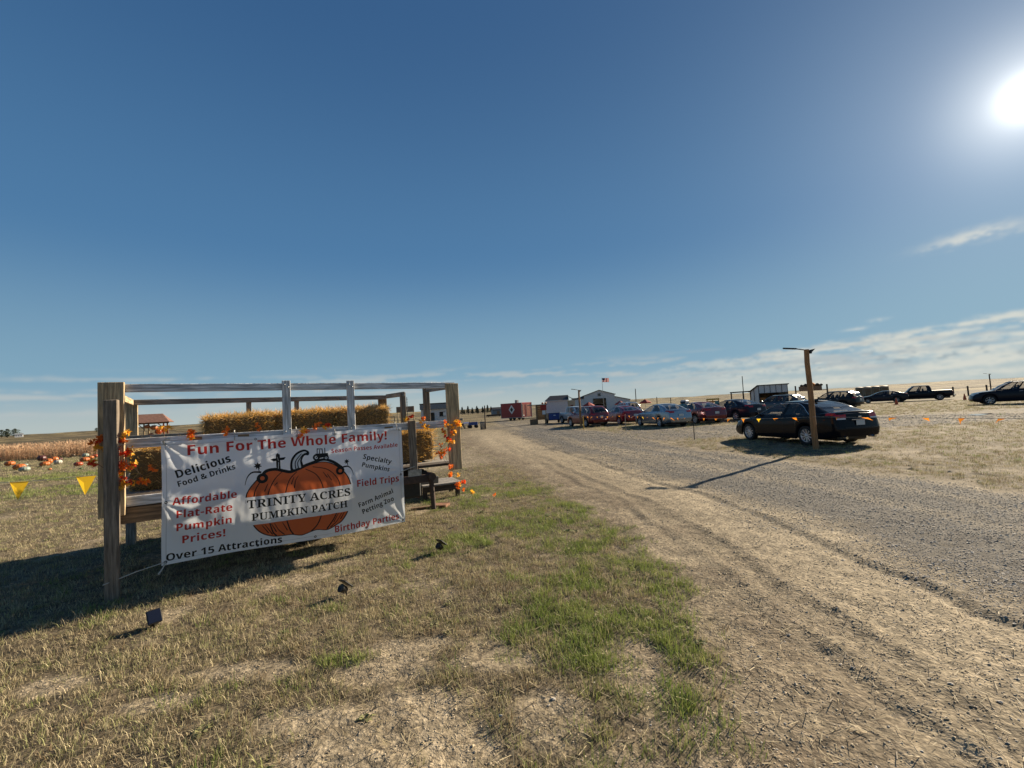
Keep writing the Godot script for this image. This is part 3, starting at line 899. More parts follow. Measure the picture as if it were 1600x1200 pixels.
func print_banner() -> ImageTexture:
	ink.resize(BW * BH * 3)
	ink.fill(252)
	var sans := SystemFont.new()
	sans.font_names = ["Droid Sans"]
	sans.font_weight = 700
	var thin := SystemFont.new()
	thin.font_names = ["Droid Sans"]
	var slab := SystemFont.new()
	slab.font_names = ["Droid Serif"]
	slab.font_weight = 700
	var red := Color(0.78, 0.20, 0.17)
	var black := Color(0.07, 0.085, 0.09)
	var orange := Color(0.87, 0.43, 0.23)
	# stitched hem
	for q in [[Vector2(0, 24), Vector2(1600, 24)], [Vector2(0, 776), Vector2(1600, 776)], [Vector2(24, 0), Vector2(24, 800)], [Vector2(1576, 0), Vector2(1576, 800)]]: stroke(q, 3, 3, Color(0.84, 0.84, 0.84))
	# pumpkin body
	var body := smooth([Vector2(470, 433), Vector2(485, 385), Vector2(524, 331), Vector2(587, 268), Vector2(660, 262), Vector2(744, 290), Vector2(800, 268), Vector2(870, 246), Vector2(971, 228), Vector2(1052, 258), Vector2(1132, 335), Vector2(1168, 425), Vector2(1165, 530), Vector2(1139, 625), Vector2(1100, 685), Vector2(1059, 712), Vector2(987, 738), Vector2(910, 728), Vector2(819, 750), Vector2(745, 735), Vector2(641, 729), Vector2(562, 694), Vector2(512, 630), Vector2(475, 530)], true)
	var fat := []
	for p in body: fat.append(Vector2(818, 490) + (p - Vector2(818, 490)) * 1.022)
	fill(fat, black)
	fill(body, orange)
	# ribs
	for rb in [[Vector2(690, 275), Vector2(640, 330), Vector2(600, 430), Vector2(598, 560), Vector2(625, 690), Vector2(650, 728)], [Vector2(790, 285), Vector2(740, 340), Vector2(712, 440), Vector2(708, 570), Vector2(735, 690), Vector2(760, 738)], [Vector2(850, 270), Vector2(925, 320), Vector2(968, 420), Vector2(968, 560), Vector2(930, 680), Vector2(880, 735)], [Vector2(900, 256), Vector2(1010, 290), Vector2(1085, 390), Vector2(1090, 540), Vector2(1050, 650), Vector2(990, 732)], [Vector2(565, 310), Vector2(525, 380), Vector2(512, 440)]]:
		stroke(smooth(rb), 5.0, 9.0, black)
	for rb in [[Vector2(640, 640), Vector2(665, 690), Vector2(700, 728)], [Vector2(620, 640), Vector2(650, 700)], [Vector2(690, 640), Vector2(720, 700)], [Vector2(1100, 630), Vector2(1060, 690), Vector2(1015, 725)], [Vector2(1075, 630), Vector2(1040, 690)], [Vector2(1120, 625), Vector2(1090, 675)], [Vector2(770, 320), Vector2(752, 370)], [Vector2(800, 315), Vector2(780, 350), Vector2(772, 400)], [Vector2(1000, 320), Vector2(1030, 370)], [Vector2(970, 300), Vector2(1000, 345)], [Vector2(600, 350), Vector2(580, 400)], [Vector2(640, 370), Vector2(660, 350)], [Vector2(560, 640), Vector2(600, 700)], [Vector2(580, 640), Vector2(625, 715)]]:
		stroke(smooth(rb), 3.0, 7.0, black)
	# field line over the pumpkin, vines and leaves
	stroke(smooth([Vector2(560, 300), Vector2(590, 258), Vector2(650, 250), Vector2(705, 268), Vector2(750, 280), Vector2(810, 262), Vector2(870, 236), Vector2(971, 208), Vector2(1045, 232), Vector2(1110, 285)]), 22.0, 20.0, black)
	stroke(smooth([Vector2(560, 262), Vector2(507, 258), Vector2(475, 290), Vector2(460, 345)]), 14.0, 2.0, black)
	stroke(smooth([Vector2(1100, 285), Vector2(1150, 280), Vector2(1180, 305), Vector2(1196, 352)]), 14.0, 2.0, black)
	disc(Vector2(567, 306), 36, black); disc(Vector2(567, 306), 15, orange)
	disc(Vector2(1096, 306), 32, black); disc(Vector2(1096, 308), 14, orange)
	for lf in [[Vector2(540, 214), 27.0], [Vector2(1147, 242), 21.0]]:
		var ps := []
		for k in 14: ps.append(lf[0] + Vector2.from_angle(TAU * k / 14.0 - 1.57) * lf[1] * (1.0 if k % 2 == 0 else 0.5))
		fill(ps, black)
		stroke([lf[0], lf[0] + Vector2(8, lf[1] * 1.5)], 5, 4, black)
	# wooden cross
	fill([Vector2(656, 142), Vector2(668, 134), Vector2(682, 146), Vector2(684, 262), Vector2(658, 262)], black)
	fill([Vector2(620, 176), Vector2(640, 170), Vector2(720, 168), Vector2(708, 186), Vector2(640, 190)], black)
	stroke([Vector2(672, 200), Vector2(670, 245)], 5, 6, Color(0.75, 0.76, 0.76))
	stroke([Vector2(664, 160), Vector2(672, 190)], 3, 3, Color(0.7, 0.7, 0.7))
	# stalk
	var stalk := smooth([Vector2(752, 272), Vector2(752, 200), Vector2(785, 150), Vector2(840, 124), Vector2(876, 140), Vector2(874, 166), Vector2(845, 170), Vector2(828, 205), Vector2(836, 252), Vector2(800, 268)], true)
	fill(stalk, black)
	var inner := smooth([Vector2(766, 262), Vector2(766, 205), Vector2(796, 160), Vector2(842, 138), Vector2(862, 148), Vector2(838, 158), Vector2(815, 205), Vector2(820, 254), Vector2(800, 258)], true)
	fill(inner, Color(0.84, 0.86, 0.86))
	for q in [[Vector2(784, 262), Vector2(784, 210), Vector2(825, 155)], [Vector2(802, 258), Vector2(800, 215), Vector2(835, 160)]]: stroke(smooth(q), 7, 5, black)
	# tractor
	disc(Vector2(928, 188), 25, black); disc(Vector2(928, 188), 12, Color(0.85, 0.86, 0.86)); disc(Vector2(928, 188), 5, black)
	disc(Vector2(997, 196), 20, black); disc(Vector2(997, 196), 10, Color(0.85, 0.86, 0.86)); disc(Vector2(997, 196), 4, black)
	fill([Vector2(920, 160), Vector2(1010, 160), Vector2(1014, 186), Vector2(940, 196)], black)
	for q in [[Vector2(934, 165), Vector2(936, 122)], [Vector2(936, 124), Vector2(972, 126)], [Vector2(970, 126), Vector2(974, 165)], [Vector2(990, 162), Vector2(990, 122)], [Vector2(954, 130), Vector2(950, 160)]]: stroke(q, 6, 6, black)
	# name band
	fill([Vector2(462, 433), Vector2(1178, 423), Vector2(1176, 626), Vector2(462, 633)], Color(0.97, 0.97, 0.97))
	letters("TRINITY ACRES", slab, Vector2(471, 512), Vector2(1166, 508), black, 58)
	letters("PUMPKIN PATCH", slab, Vector2(498, 602), Vector2(1144, 595), black, 51)
	# the offers
	letters("Fun For The Whole Family!", sans, Vector2(138, 100), Vector2(1473, 90), red, 68)
	letters("Season Passes Available", sans, Vector2(1037, 164), Vector2(1561, 161), red, 31)
	letters("Delicious", sans, Vector2(79, 248), Vector2(382, 169), black, 52)
	letters("Food & Drinks", sans, Vector2(87, 306), Vector2(407, 224), black, 37)
	letters("Affordable", sans, Vector2(53, 423), Vector2(411, 425), red, 48)
	letters("Flat-Rate", sans, Vector2(76, 511), Vector2(384, 511), red, 49)
	letters("Pumpkin", sans, Vector2(77, 595), Vector2(381, 597), red, 48)
	letters("Prices!", sans, Vector2(108, 680), Vector2(344, 680), red, 49)
	letters("Over 15 Attractions", sans, Vector2(24, 777), Vector2(685, 784), black, 46)
	letters("Specialty", sans, Vector2(1272, 232), Vector2(1499, 300), black, 38)
	letters("Pumpkins", sans, Vector2(1261, 294), Vector2(1480, 360), black, 35)
	letters("Field Trips", sans, Vector2(1220, 450), Vector2(1561, 454), red, 52)
	letters("Farm Animal", sans, Vector2(1232, 614), Vector2(1509, 543), black, 37)
	letters("Petting Zoo", sans, Vector2(1259, 670), Vector2(1513, 606), black, 37)
	letters("Birthday Parties", sans, Vector2(1046, 773), Vector2(1548, 766), red, 48)
	return ImageTexture.create_from_image(Image.create_from_data(BW, BH, false, Image.FORMAT_RGB8, ink))

# ---------------------------------------------------------------- hay wagon
const WO := Vector3(-4.14, 0, -4.29)
const WT := 0.5552

func wl(x: float, y: float, b: float) -> Vector3:
	return Vector3(x, y - 0.017 * x, -b)

func bale_mesh(l: float, h: float, w: float, straws: int, sd: int) -> Array:
	var r := RandomNumberGenerator.new()
	r.seed = sd
	var core := MB.new()
	var hn := FastNoiseLite.new()
	hn.seed = sd
	hn.frequency = 6.0
	for ax in 3:
		for sg in [-1.0, 1.0]:
			var f := func(i: int, j: int) -> Vector3:
				var p := Vector3.ZERO
				p[ax] = sg
				p[(ax + 1) % 3] = (i / 9.0 - 1.0) * sg
				p[(ax + 2) % 3] = j / 9.0 - 1.0
				# rounded, uneven block
				var q := p * Vector3(l, h, w) * 0.5
				var rd := Vector3(l, h, w) * 0.5 - Vector3.ONE * 0.06
				var c := q.clamp(-rd, rd)
				q = c + (q - c).normalized() * minf((q - c).length(), 0.06)
				return q + q.normalized() * hn.get_noise_3dv(q * 2.0) * 0.035
			core.grid(18, 18, f)
	var s := MB.new()
	s.use_col = true
	for k in straws:
		var f := r.randi() % 10
		var p := Vector3(r.randf_range(-0.5, 0.5) * l, r.randf_range(-0.5, 0.5) * h, r.randf_range(-0.5, 0.5) * w)
		var nn := Vector3.UP
		if f < 5: p.y = h * 0.5
		elif f < 7:
			p.z = -w * 0.5; nn = Vector3.FORWARD
		elif f < 9:
			p.z = w * 0.5; nn = Vector3.BACK
		else:
			p.x = l * 0.5 * (1.0 if r.randf() < 0.5 else -1.0); nn = Vector3(signf(p.x), 0, 0)
		p -= nn * 0.01
		var d := (nn * r.randf_range(0.15, 1.0) + Vector3(r.randf_range(-1, 1), r.randf_range(-0.7, 0.7), r.randf_range(-1, 1))).normalized() * r.randf_range(0.05, 0.15) * (1.35 if f < 5 and r.randf() < 0.3 else 1.0)
		var q := d.cross(Vector3(r.randf_range(-1, 1), r.randf_range(-1, 1), r.randf_range(-1, 1))).normalized() * 0.0034
		s.col = Color(1, 1, 1) * r.randf_range(0.45, 1.25)
		s.tri(p - q, p + q, p + d)
		s.tri(p - q * 0.8 + d * 0.4, p + d * 0.5 + q * 1.4, p + d * 0.95)
	return [core.done(), s.done()]

func build_wagon() -> void:
	var t := thing("hay_wagon", "long wooden rail hay wagon with silver painted rails behind the pumpkin banner", "wagon", WO, WT)
	var sil: Material = M["silver paint"]
	var lum: Material = M["new lumber"]
	var gry: Material = M["grey wood"]
	# front side
	bpart(t, "corner_post", wl(0.10, 1.52, -0.028), Vector3(0.20, 1.34, 0.045), lum)
	bpart(t, "corner_post", wl(3.815, 1.545, -0.028), Vector3(0.19, 1.25, 0.045), lum)
	bar(t, "top_rail", wl(0.02, 2.132, 0.02), wl(3.88, 2.145, 0.02), 0.04, 0.085, sil)
	bar(t, "lower_rail", wl(0.02, 1.56, 0.02), wl(3.88, 1.585, 0.02), 0.04, 0.10, sil)
	for x in [1.665, 2.40]:
		var up := bpart(t, "upright", wl(x, 1.88, -0.022), Vector3(0.09, 0.66, 0.038), sil)
		for q in [Vector3(-0.02, 0.28, 0.022), Vector3(0.02, 0.25, 0.022), Vector3(-0.02, -0.28, 0.022), Vector3(0.02, -0.25, 0.022)]:
			var b := MB.new()
			b.lathe([Vector2(0.0, 0.006), Vector2(0.008, 0.005), Vector2(0.011, -0.004)], 10, Transform3D(Basis(Vector3.RIGHT, PI / 2), q))
			part(up, "bolt", b.done(), M["galvanised"])
	for x in [0.78, 1.22, 2.88]: bpart(t, "spacer_block", wl(x, 1.565, -0.003), Vector3(0.11, 0.055, 0.008), M["brown wood"], 0.001)
	# deck
	for k in 13:
		var b := 0.06 + k * 0.238
		bar(t, "deck_plank", wl(-0.02 - 0.1 * b, 1.0, b + 0.1), wl(3.9 - 0.05 * b, 1.0, b + 0.1), 0.228, 0.038, gry if k > 0 else M["dark wood"])
	bar(t, "deck_rim", wl(0.0, 0.975, 0.02), wl(3.02, 0.985, 0.02), 0.036, 0.10, sil)
	bar(t, "side_beam", wl(0.05, 0.835, 0.06), wl(3.05, 0.85, 0.06), 0.09, 0.16, M["brown wood"])
	bar(t, "side_beam", wl(-0.25, 0.85, 3.05), wl(3.62, 0.85, 3.05), 0.09, 0.16, M["brown wood"])
	for b in [0.75, 2.35]: bar(t, "chassis_rail", wl(0.15, 0.80, b), wl(3.6, 0.80, b), 0.08, 0.16, M["black steel"])
	for x in [0.5, 1.5, 2.5, 3.4]: bar(t, "cross_member", wl(x, 0.885, 0.12), wl(x - 0.1, 0.885, 3.0), 0.07, 0.09, M["black steel"])
	tpart(t, "axle", [wl(1.95, 0.42, 0.8), wl(1.9, 0.42, 2.65)], 0.045, M["rust steel"])
	for b in [0.85, 2.6]:
		bar(t, "spring_hanger", wl(1.95, 0.42, b + (0.2 if b < 1.0 else -0.2)), wl(1.95, 0.80, b + (0.2 if b < 1.0 else -0.2)), 0.08, 0.3, M["rust steel"])
		var wh := Node3D.new()
		wh.name = "wheel"
		t.add_child(wh, true)
		wh.transform = Transform3D(Basis(Vector3.RIGHT, PI / 2), Vector3(1.95, 0.36, -b))
		var ty := MB.new()
		ty.lathe([Vector2(0.2, -0.08), Vector2(0.32, -0.10), Vector2(0.35, -0.075), Vector2(0.355, 0), Vector2(0.35, 0.075), Vector2(0.32, 0.10), Vector2(0.2, 0.08)], 28)
		part(wh, "tyre", ty.done(), M["rubber"])
		var ri := MB.new()
		ri.lathe([Vector2(0.0, 0.05), Vector2(0.08, 0.05), Vector2(0.12, 0.02), Vector2(0.18, 0.03), Vector2(0.21, 0.08)], 20)
		ri.lathe([Vector2(0.21, -0.08), Vector2(0.18, -0.03), Vector2(0.0, -0.03)], 20)
		part(wh, "rim", ri.done(), M["rust steel"])
	bar(t, "prop_leg", wl(-0.24, -0.05, 2.72), wl(-0.24, 0.86, 2.72), 0.11, 0.09, M["grey wood"])
	# far side and ends
	for x in [-0.30, 3.64]: bar(t, "corner_post", wl(x, 0.85, 3.12), wl(x, 2.13, 3.12), 0.17, 0.045, M["brown wood"] if x > 1.0 else lum, 0.004, Vector3.BACK)
	for x in [1.29, 2.05]: bar(t, "upright", wl(x, 0.9, 3.09), wl(x, 2.10, 3.09), 0.08, 0.04, M["grey wood"], 0.004, Vector3.BACK)
	bar(t, "top_rail", wl(-0.3, 2.12, 3.06), wl(3.7, 2.125, 3.06), 0.04, 0.085, M["grey wood"])
	bar(t, "lower_rail", wl(-0.3, 1.55, 3.06), wl(3.66, 1.57, 3.06), 0.04, 0.10, M["grey wood"])
	bar(t, "end_rail", wl(3.70, 2.14, 3.0), wl(3.78, 2.14, 2.12), 0.04, 0.085, M["grey wood"])
	bar(t, "end_rail", wl(3.80, 2.14, 1.0), wl(3.84, 2.14, 0.06), 0.04, 0.085, M["grey wood"])
	bar(t, "end_post", wl(3.78, 0.95, 2.2), wl(3.78, 2.17, 2.2), 0.09, 0.09, M["weathered wood"])
	bar(t, "end_post", wl(3.80, 0.95, 1.0), wl(3.80, 2.17, 1.0), 0.09, 0.09, M["weathered wood"])
	bar(t, "end_rail", wl(0.02, 2.12, 0.06), wl(-0.27, 2.12, 3.02), 0.04, 0.085, lum)
	var ch := MB.new()
	for k in 18:
		var y := 2.06 - k * 0.028
		var p := wl(3.80, y, 2.02)
		ch.tube([p + Vector3(0, 0.016, 0), p + Vector3(0.009 * (k % 2), 0, 0.009 * (1 - k % 2)), p - Vector3(0, 0.016, 0)], 0.0045, 5)
		ch.tube([p + Vector3(0, 0.016, 0), p - Vector3(0.009 * (k % 2), 0, 0.009 * (1 - k % 2)), p - Vector3(0, 0.016, 0)], 0.0045, 5)
	part(t, "gate_chain", ch.done(), M["black steel"])
	# steel outrigger with its stake and drop leg
	bar(t, "outrigger_beam", wl(2.7, 0.84, -0.0), wl(3.40, 0.85, -0.035), 0.09, 0.10, M["rust steel"], 0.008)
	tpart(t, "pivot_tube", [wl(3.42, 0.87, -0.12), wl(3.42, 0.87, 0.05)], 0.055, M["rust steel"], 14)
	tpart(t, "drop_leg", [wl(3.42, 0.87, -0.06), wl(3.44, 0.42, -0.06)], [0.034, 0.034], M["rust steel"], 12)
	bar(t, "stake_post", wl(3.19, 0.90, -0.03), wl(3.19, 1.655, -0.03), 0.10, 0.045, M["weathered wood"])
	bar(t, "stake_bracket", wl(3.10, 0.94, -0.057), wl(3.29, 0.94, -0.057), 0.006, 0.09, M["galvanised"], 0.001)
	bar(t, "hitch_tongue", wl(3.3, 0.62, 1.3), wl(4.1, 0.58, 1.45), 0.10, 0.12, M["black steel"], 0.006)
	bpart(t, "tool_box", wl(3.15, 0.66, 0.5), Vector3(0.5, 0.25, 0.4), M["black steel"], 0.02)
	# low step at the open end
	var st := thing("entry_step", "low grey plank step on the grass at the open end of the wagon", "step", Vector3(-1.62, 0, -8.85), 0.42)
	for k in 4: bpart(st, "plank", Vector3(0, 0.275, -0.27 + k * 0.18), Vector3(0.78, 0.035, 0.172), gry)
	for z in [-0.30, 0.30]: bpart(st, "skirt_board", Vector3(0, 0.20, z), Vector3(0.74, 0.11, 0.04), M["dark wood"])
	for q in [Vector2(-0.33, -0.27), Vector2(0.33, -0.27), Vector2(-0.33, 0.27), Vector2(0.33, 0.27)]: bpart(st, "leg", Vector3(q.x, 0.11, q.y * 0.9), Vector3(0.08, 0.28, 0.08), M["dark wood"])
	# bales
	var front := bale_mesh(1.14, 0.44, 0.46, 4200, 12)
	var rear := bale_mesh(0.92, 0.42, 0.48, 5200, 13)
	var nm := ["left end bale of the shaded front row under the silver rail", "right end bale of the front row beside the orange garland", "lower left bale of the stacked back row", "lower middle bale of the stacked back row", "lower right bale of the stacked back row", "upper left sunlit bale of the back row", "upper middle sunlit bale of the back row", "upper right sunlit bale of the back row by the open end"]
	var spots := [[0.72, 1.24, 0.66, 0], [3.12, 1.25, 0.68, 0], [1.18, 1.22, 2.55, 1], [2.12, 1.225, 2.55, 1], [3.06, 1.23, 2.55, 1], [1.16, 1.605, 2.5, 1], [2.12, 1.63, 2.55, 1], [3.07, 1.66, 2.48, 1]]
	for k in spots.size():
		var s: Array = spots[k]
		var hold := Transform3D(Basis(Vector3.UP, WT), WO) * wl(s[0], s[1], s[2])
		var o := thing("hay_bale", nm[k], "hay bale", hold, WT + rng.randf_range(-0.05, 0.05), "hay bales on the wagon")
		o.rotation.z = rng.randf_range(-0.035, 0.035)
		o.rotation.x = rng.randf_range(-0.03, 0.03)
		var ms: Array = front if s[3] == 0 else rear
		part(o, "bale", ms[0], M["hay"])
		part(o, "loose_straw", ms[1], M["straw"]).set_meta("kind", "stuff")
		for x in [-0.22, 0.22]:
			var hh := 0.225 if s[3] == 0 else 0.205
			tpart(o, "twine", [Vector3(x, -hh, 0.236), Vector3(x, hh, 0.236), Vector3(x, hh, -0.236), Vector3(x, -hh, -0.236)], 0.003, M["rope"], 5)

func build_banner() -> void:
	var t := thing("pumpkin_patch_banner", "white vinyl banner with orange pumpkin and red and black lettering", "banner", WO, WT)
	var sheet := mat("banner print", Color.WHITE, 0.5)
	sheet.albedo_texture = print_banner()
	sheet.cull_mode = BaseMaterial3D.CULL_DISABLED
	sheet.backlight_enabled = true
	sheet.backlight = Color(0.93, 0.96, 1.0)
	var fn := FastNoiseLite.new()
	fn.seed = 41
	fn.frequency = 1.0
	fn.fractal_octaves = 3
	var cols := 150
	var rows := 80
	var surf := func(i: int, j: int) -> Vector3:
		var u := float(i) / cols
		var w := float(j) / rows
		var x := 0.49 + 2.54 * u + 0.006 * sin(w * 5.0) * (1.0 - u)
		var top := 1.562 - 0.036 * u
		# hangs in shallow swags between its ties
		var sag := 0.010 * absf(sin(u * PI * 4.0)) * (1.0 - w)
		var y := top - 1.27 * w - sag + 0.012 * sin(u * 7.0) * w
		var z := 0.075 + 0.022 * sin(u * 3.1 + 0.4) * sin(w * 2.6)
		z += fn.get_noise_2d(u * 7.0, w * 1.2) * 0.010 + fn.get_noise_2d(u * 26.0 + 3.0, w * 4.0) * 0.0055 * (1.0 - 0.5 * w)
		# pulled creases running in from the corners
		for c in [Vector2(0, 0), Vector2(1, 0), Vector2(1, 1), Vector2(0, 0.5), Vector2(1, 0.45)]:
			var d := Vector2((u - c.x) * 2.0, w - c.y)
			var r := d.length()
			z += 0.010 * sin(atan2(d.y, d.x) * 13.0 + c.x * 2.0) * exp(-r * 3.6) * minf(r * 6.0, 1.0)
		return Vector3(x, y, z)
	var m := MB.new()
	m.grid(cols, rows, surf)
	part(t, "sheet", m.done(), sheet)
	for q in [[0, 0], [50, 0], [75, 0], [100, 0], [150, 0], [0, 40], [150, 40], [0, 80], [50, 80], [85, 80], [120, 80], [150, 80]]:
		var p: Vector3 = surf.call(clampi(q[0], 2, 148), clampi(q[1], 2, 78))
		var g := MB.new()
		g.lathe([Vector2(0.006, 0.002), Vector2(0.010, 0.004), Vector2(0.014, 0.0)], 14, Transform3D(Basis(Vector3.RIGHT, PI / 2), p + Vector3(0, 0, 0.002)))
		part(t, "grommet", g.done(), M["galvanised"] if q[1] == 0 else M["black steel"])
	# ties
	var ro: Material = M["rope"]
	for i in [38, 75, 100, 146]:
		var p: Vector3 = surf.call(i, 2)
		tpart(t, "rope", [p, p + Vector3(0.004, 0.03, 0.012), p + Vector3(-0.004, 0.085, -0.02), p + Vector3(0, 0.105, -0.08), p + Vector3(0, 0.02, -0.12)], 0.005, ro, 6)
	var tl: Vector3 = surf.call(2, 2)
	tpart(t, "rope", [tl, tl + Vector3(-0.015, 0.03, 0.012), tl + Vector3(0.01, 0.055, 0.015), tl + Vector3(0.045, 0.05, 0.012)], 0.009, ro, 6)
	tpart(t, "rope", [tl, tl + Vector3(-0.2, 0.018, 0.03), tl + Vector3(-0.45, 0.035, 0.09)], 0.003, ro, 5)
	var bl: Vector3 = surf.call(2, 78)
	tpart(t, "rope", [bl, bl + Vector3(-0.22, -0.03, 0.045), bl + Vector3(-0.46, -0.085, 0.095)], 0.005, ro, 6)
	tpart(t, "rope", [bl, bl + Vector3(-0.02, -0.05, 0.02), bl + Vector3(-0.055, -0.105, 0.02)], [0.006, 0.006, 0.011], ro, 6)
	var br: Vector3 = surf.call(148, 38)
	tpart(t, "rope", [br, br + Vector3(0.08, 0.03, 0.02), br + Vector3(0.17, 0.06, 0.075)], 0.005, ro, 6)
	# the weathered post it is tied to
	var sp := thing("sign_post", "grey weathered timber post standing in front of the wagon corner", "post", Transform3D(Basis(Vector3.UP, WT), WO) * Vector3(0.118, 0, 0.125), WT)
	bpart(sp, "timber", Vector3(0, 0.92, 0), Vector3(0.105, 2.17, 0.09), M["weathered wood"], 0.006)
	# scraps by the drop leg
	var scraps := [["short brown board scrap lying left of the steel leg", Vector3(-1.75, 0.0, -7.75), 0.3, Vector3(0.34, 0.03, 0.09)], ["flat reddish paving slab lying right of the steel leg", Vector3(-1.42, 0.0, -7.85), -0.2, Vector3(0.30, 0.045, 0.22)]]
	for s in scraps:
		var b := MB.new()
		b.box(Vector3(0, 0.02, 0), s[3], 0.006)
		var o := part(self, "board_scrap" if s[2] > 0.0 else "paving_slab", b.done(), M["brown wood"] if s[2] > 0.0 else M["brick"], Transform3D(Basis(Vector3.UP, s[2]), s[1]))
		tag(o, s[0], "scrap" if s[2] > 0.0 else "slab")

func petals(sd: int, n: int, r0: float) -> ArrayMesh:
	var r := RandomNumberGenerator.new()
	r.seed = sd
	var b := MB.new()
	for k in n:
		var d := Vector3(r.randf_range(-1, 1), r.randf_range(-1, 1), r.randf_range(-0.4, 1)).normalized()
		var s := d.cross(Vector3(r.randf_range(-1, 1), r.randf_range(-1, 1), r.randf_range(-1, 1))).normalized()
		var nn := d.cross(s)
		var l := r0 * r.randf_range(0.8, 1.3)
		var w := l * 0.34
		var mid := d * l * 0.55 + nn * l * 0.12
		b.tri(Vector3.ZERO, mid + s * w, mid - s * w)
		b.tri(mid - s * w, mid + s * w, d * l)
		b.tri(mid + s * w * 0.8, mid + s * w * 1.7 + d * l * 0.15, mid + s * w * 0.6 + d * l * 0.25)
		b.tri(mid - s * w * 0.8, mid - s * w * 1.7 + d * l * 0.15, mid - s * w * 0.6 + d * l * 0.25)
	return b.done()

func build_garlands() -> void:
	var forms := [petals(1, 8, 0.036), petals(2, 9, 0.04), petals(3, 7, 0.032), petals(4, 8, 0.043)]
	var cols := [M["orange petal"], M["orange petal"], M["red petal"], M["yellow petal"], M["orange petal"], M["yellow petal"]]
	var sets := [
		["orange autumn leaf garland wound round the grey post and left wagon corner", [Vector3(0.009, 1.621, -0.100), Vector3(0.046, 1.637, -0.100), Vector3(0.174, 1.626, -0.100), Vector3(0.222, 1.647, -0.100), Vector3(0.130, 1.547, -0.100), Vector3(0.092, 1.501, -0.100), Vector3(0.235, 1.441, -0.100), Vector3(0.265, 1.496, -0.100), Vector3(0.196, 1.395, -0.100), Vector3(0.186, 1.269, -0.100), Vector3(0.264, 1.317, -0.100), Vector3(0.205, 1.191, -0.100), Vector3(0.332, 1.199, -0.100), Vector3(0.418, 1.272, -0.100), Vector3(0.166, 1.134, -0.100), Vector3(0.292, 1.192, -0.100), Vector3(-0.001, 1.541, -0.100), Vector3(-0.006, 1.405, -0.100), Vector3(0.224, 1.157, -0.100), Vector3(0.139, 1.489, -0.100), Vector3(0.217, 1.584, -0.100), Vector3(0.372, 1.181, -0.100), Vector3(0.249, 1.357, -0.100), Vector3(0.177, 1.346, -0.100)]],
		["sparse orange leaf garland strung along the silver rail above the banner", [Vector3(0.509, 1.663, -0.060), Vector3(0.546, 1.673, -0.060), Vector3(0.751, 1.630, -0.060), Vector3(0.745, 1.583, -0.060), Vector3(1.369, 1.647, -0.060), Vector3(1.067, 1.626, -0.060), Vector3(1.848, 1.582, -0.060), Vector3(1.819, 1.545, -0.060), Vector3(1.999, 1.633, -0.060), Vector3(2.079, 1.620, -0.060), Vector3(2.131, 1.624, -0.060), Vector3(1.949, 1.629, -0.060)]],
		["orange and red leaf garland hanging on the right wagon corner post", [Vector3(3.102, 1.644, -0.080), Vector3(3.148, 1.667, -0.080), Vector3(3.308, 1.595, -0.080), Vector3(3.333, 1.523, -0.080), Vector3(3.397, 1.501, -0.080), Vector3(3.676, 1.526, -0.080), Vector3(3.772, 1.464, -0.080), Vector3(3.738, 1.393, -0.080), Vector3(3.828, 1.562, -0.080), Vector3(3.865, 1.504, -0.080), Vector3(3.621, 1.412, -0.080), Vector3(3.692, 1.269, -0.080), Vector3(3.752, 1.273, -0.080), Vector3(3.658, 1.182, -0.080), Vector3(3.530, 1.132, -0.080), Vector3(3.616, 1.132, -0.080), Vector3(3.602, 1.043, -0.080), Vector3(3.693, 0.915, -0.080), Vector3(3.592, 1.215, -0.080), Vector3(3.550, 1.156, -0.080), Vector3(3.798, 1.389, -0.080), Vector3(3.685, 1.325, -0.080)]],
		["loose end of leaf garland trailing off the wagon towards the grass", [Vector3(3.708, 0.832, -0.080), Vector3(3.818, 0.786, -0.030), Vector3(3.853, 0.646, 0.020), Vector3(3.999, 0.620, 0.070), Vector3(3.996, 0.520, 0.120), Vector3(4.134, 0.464, 0.170), Vector3(4.544, 0.326, 0.220), Vector3(3.980, 0.512, 0.270)]]]
	for s in sets:
		var t := thing("leaf_garland", s[0], "garland", WO, WT, "autumn leaf garlands on the wagon")
		var pts := []
		for p in s[1]:
			var q := Vector3(p.x, p.y, -p.z)
			pts.append(q)
			for k in (2 if rng.randf() < 0.7 else 1):
				var xf := Transform3D(Basis.from_euler(Vector3(rng.randf_range(-0.8, 0.8), rng.randf_range(-0.8, 0.8), rng.randf() * TAU)), q + Vector3(rng.randf_range(-0.03, 0.03), rng.randf_range(-0.03, 0.03), rng.randf_range(-0.01, 0.03)))
				part(t, "leaf_cluster", forms[rng.randi() % 4], cols[rng.randi() % 6], xf)
		for k in pts.size() - 1:
			if pts[k].distance_to(pts[k + 1]) < 0.35: tpart(t, "wire", [pts[k], pts[k + 1]], 0.002, M["dark wood"], 4)
	# yellow pennants left of the post
	var line := thing("pennant_string", "thin cord with two yellow pennants running left from the grey post", "pennant string", Vector3.ZERO)
	tpart(line, "cord", [Vector3(-4.14, 1.27, -4.28), Vector3(-4.6, 1.25, -4.36), Vector3(-5.0, 1.235, -4.40), Vector3(-5.9, 1.24, -4.5)], 0.0022, M["rope"], 5)
	for q in [[-5.06, 1.235, -4.40], [-4.29, 1.262, -4.31]]:
		var b := MB.new()
		var a := Vector3(q[0] - 0.11, q[1], q[2] - 0.01)
		var c := Vector3(q[0] + 0.11, q[1] + 0.003, q[2] + 0.01)
		var e := Vector3(q[0] + 0.02, q[1] - 0.18, q[2] + 0.03)
		var mid := (a + c + e) / 3.0 + Vector3(0, 0, 0.02)
		b.tri(a, c, mid); b.tri(c, e, mid); b.tri(e, a, mid)
		part(line, "pennant", b.done(), M["yellow pennant"])
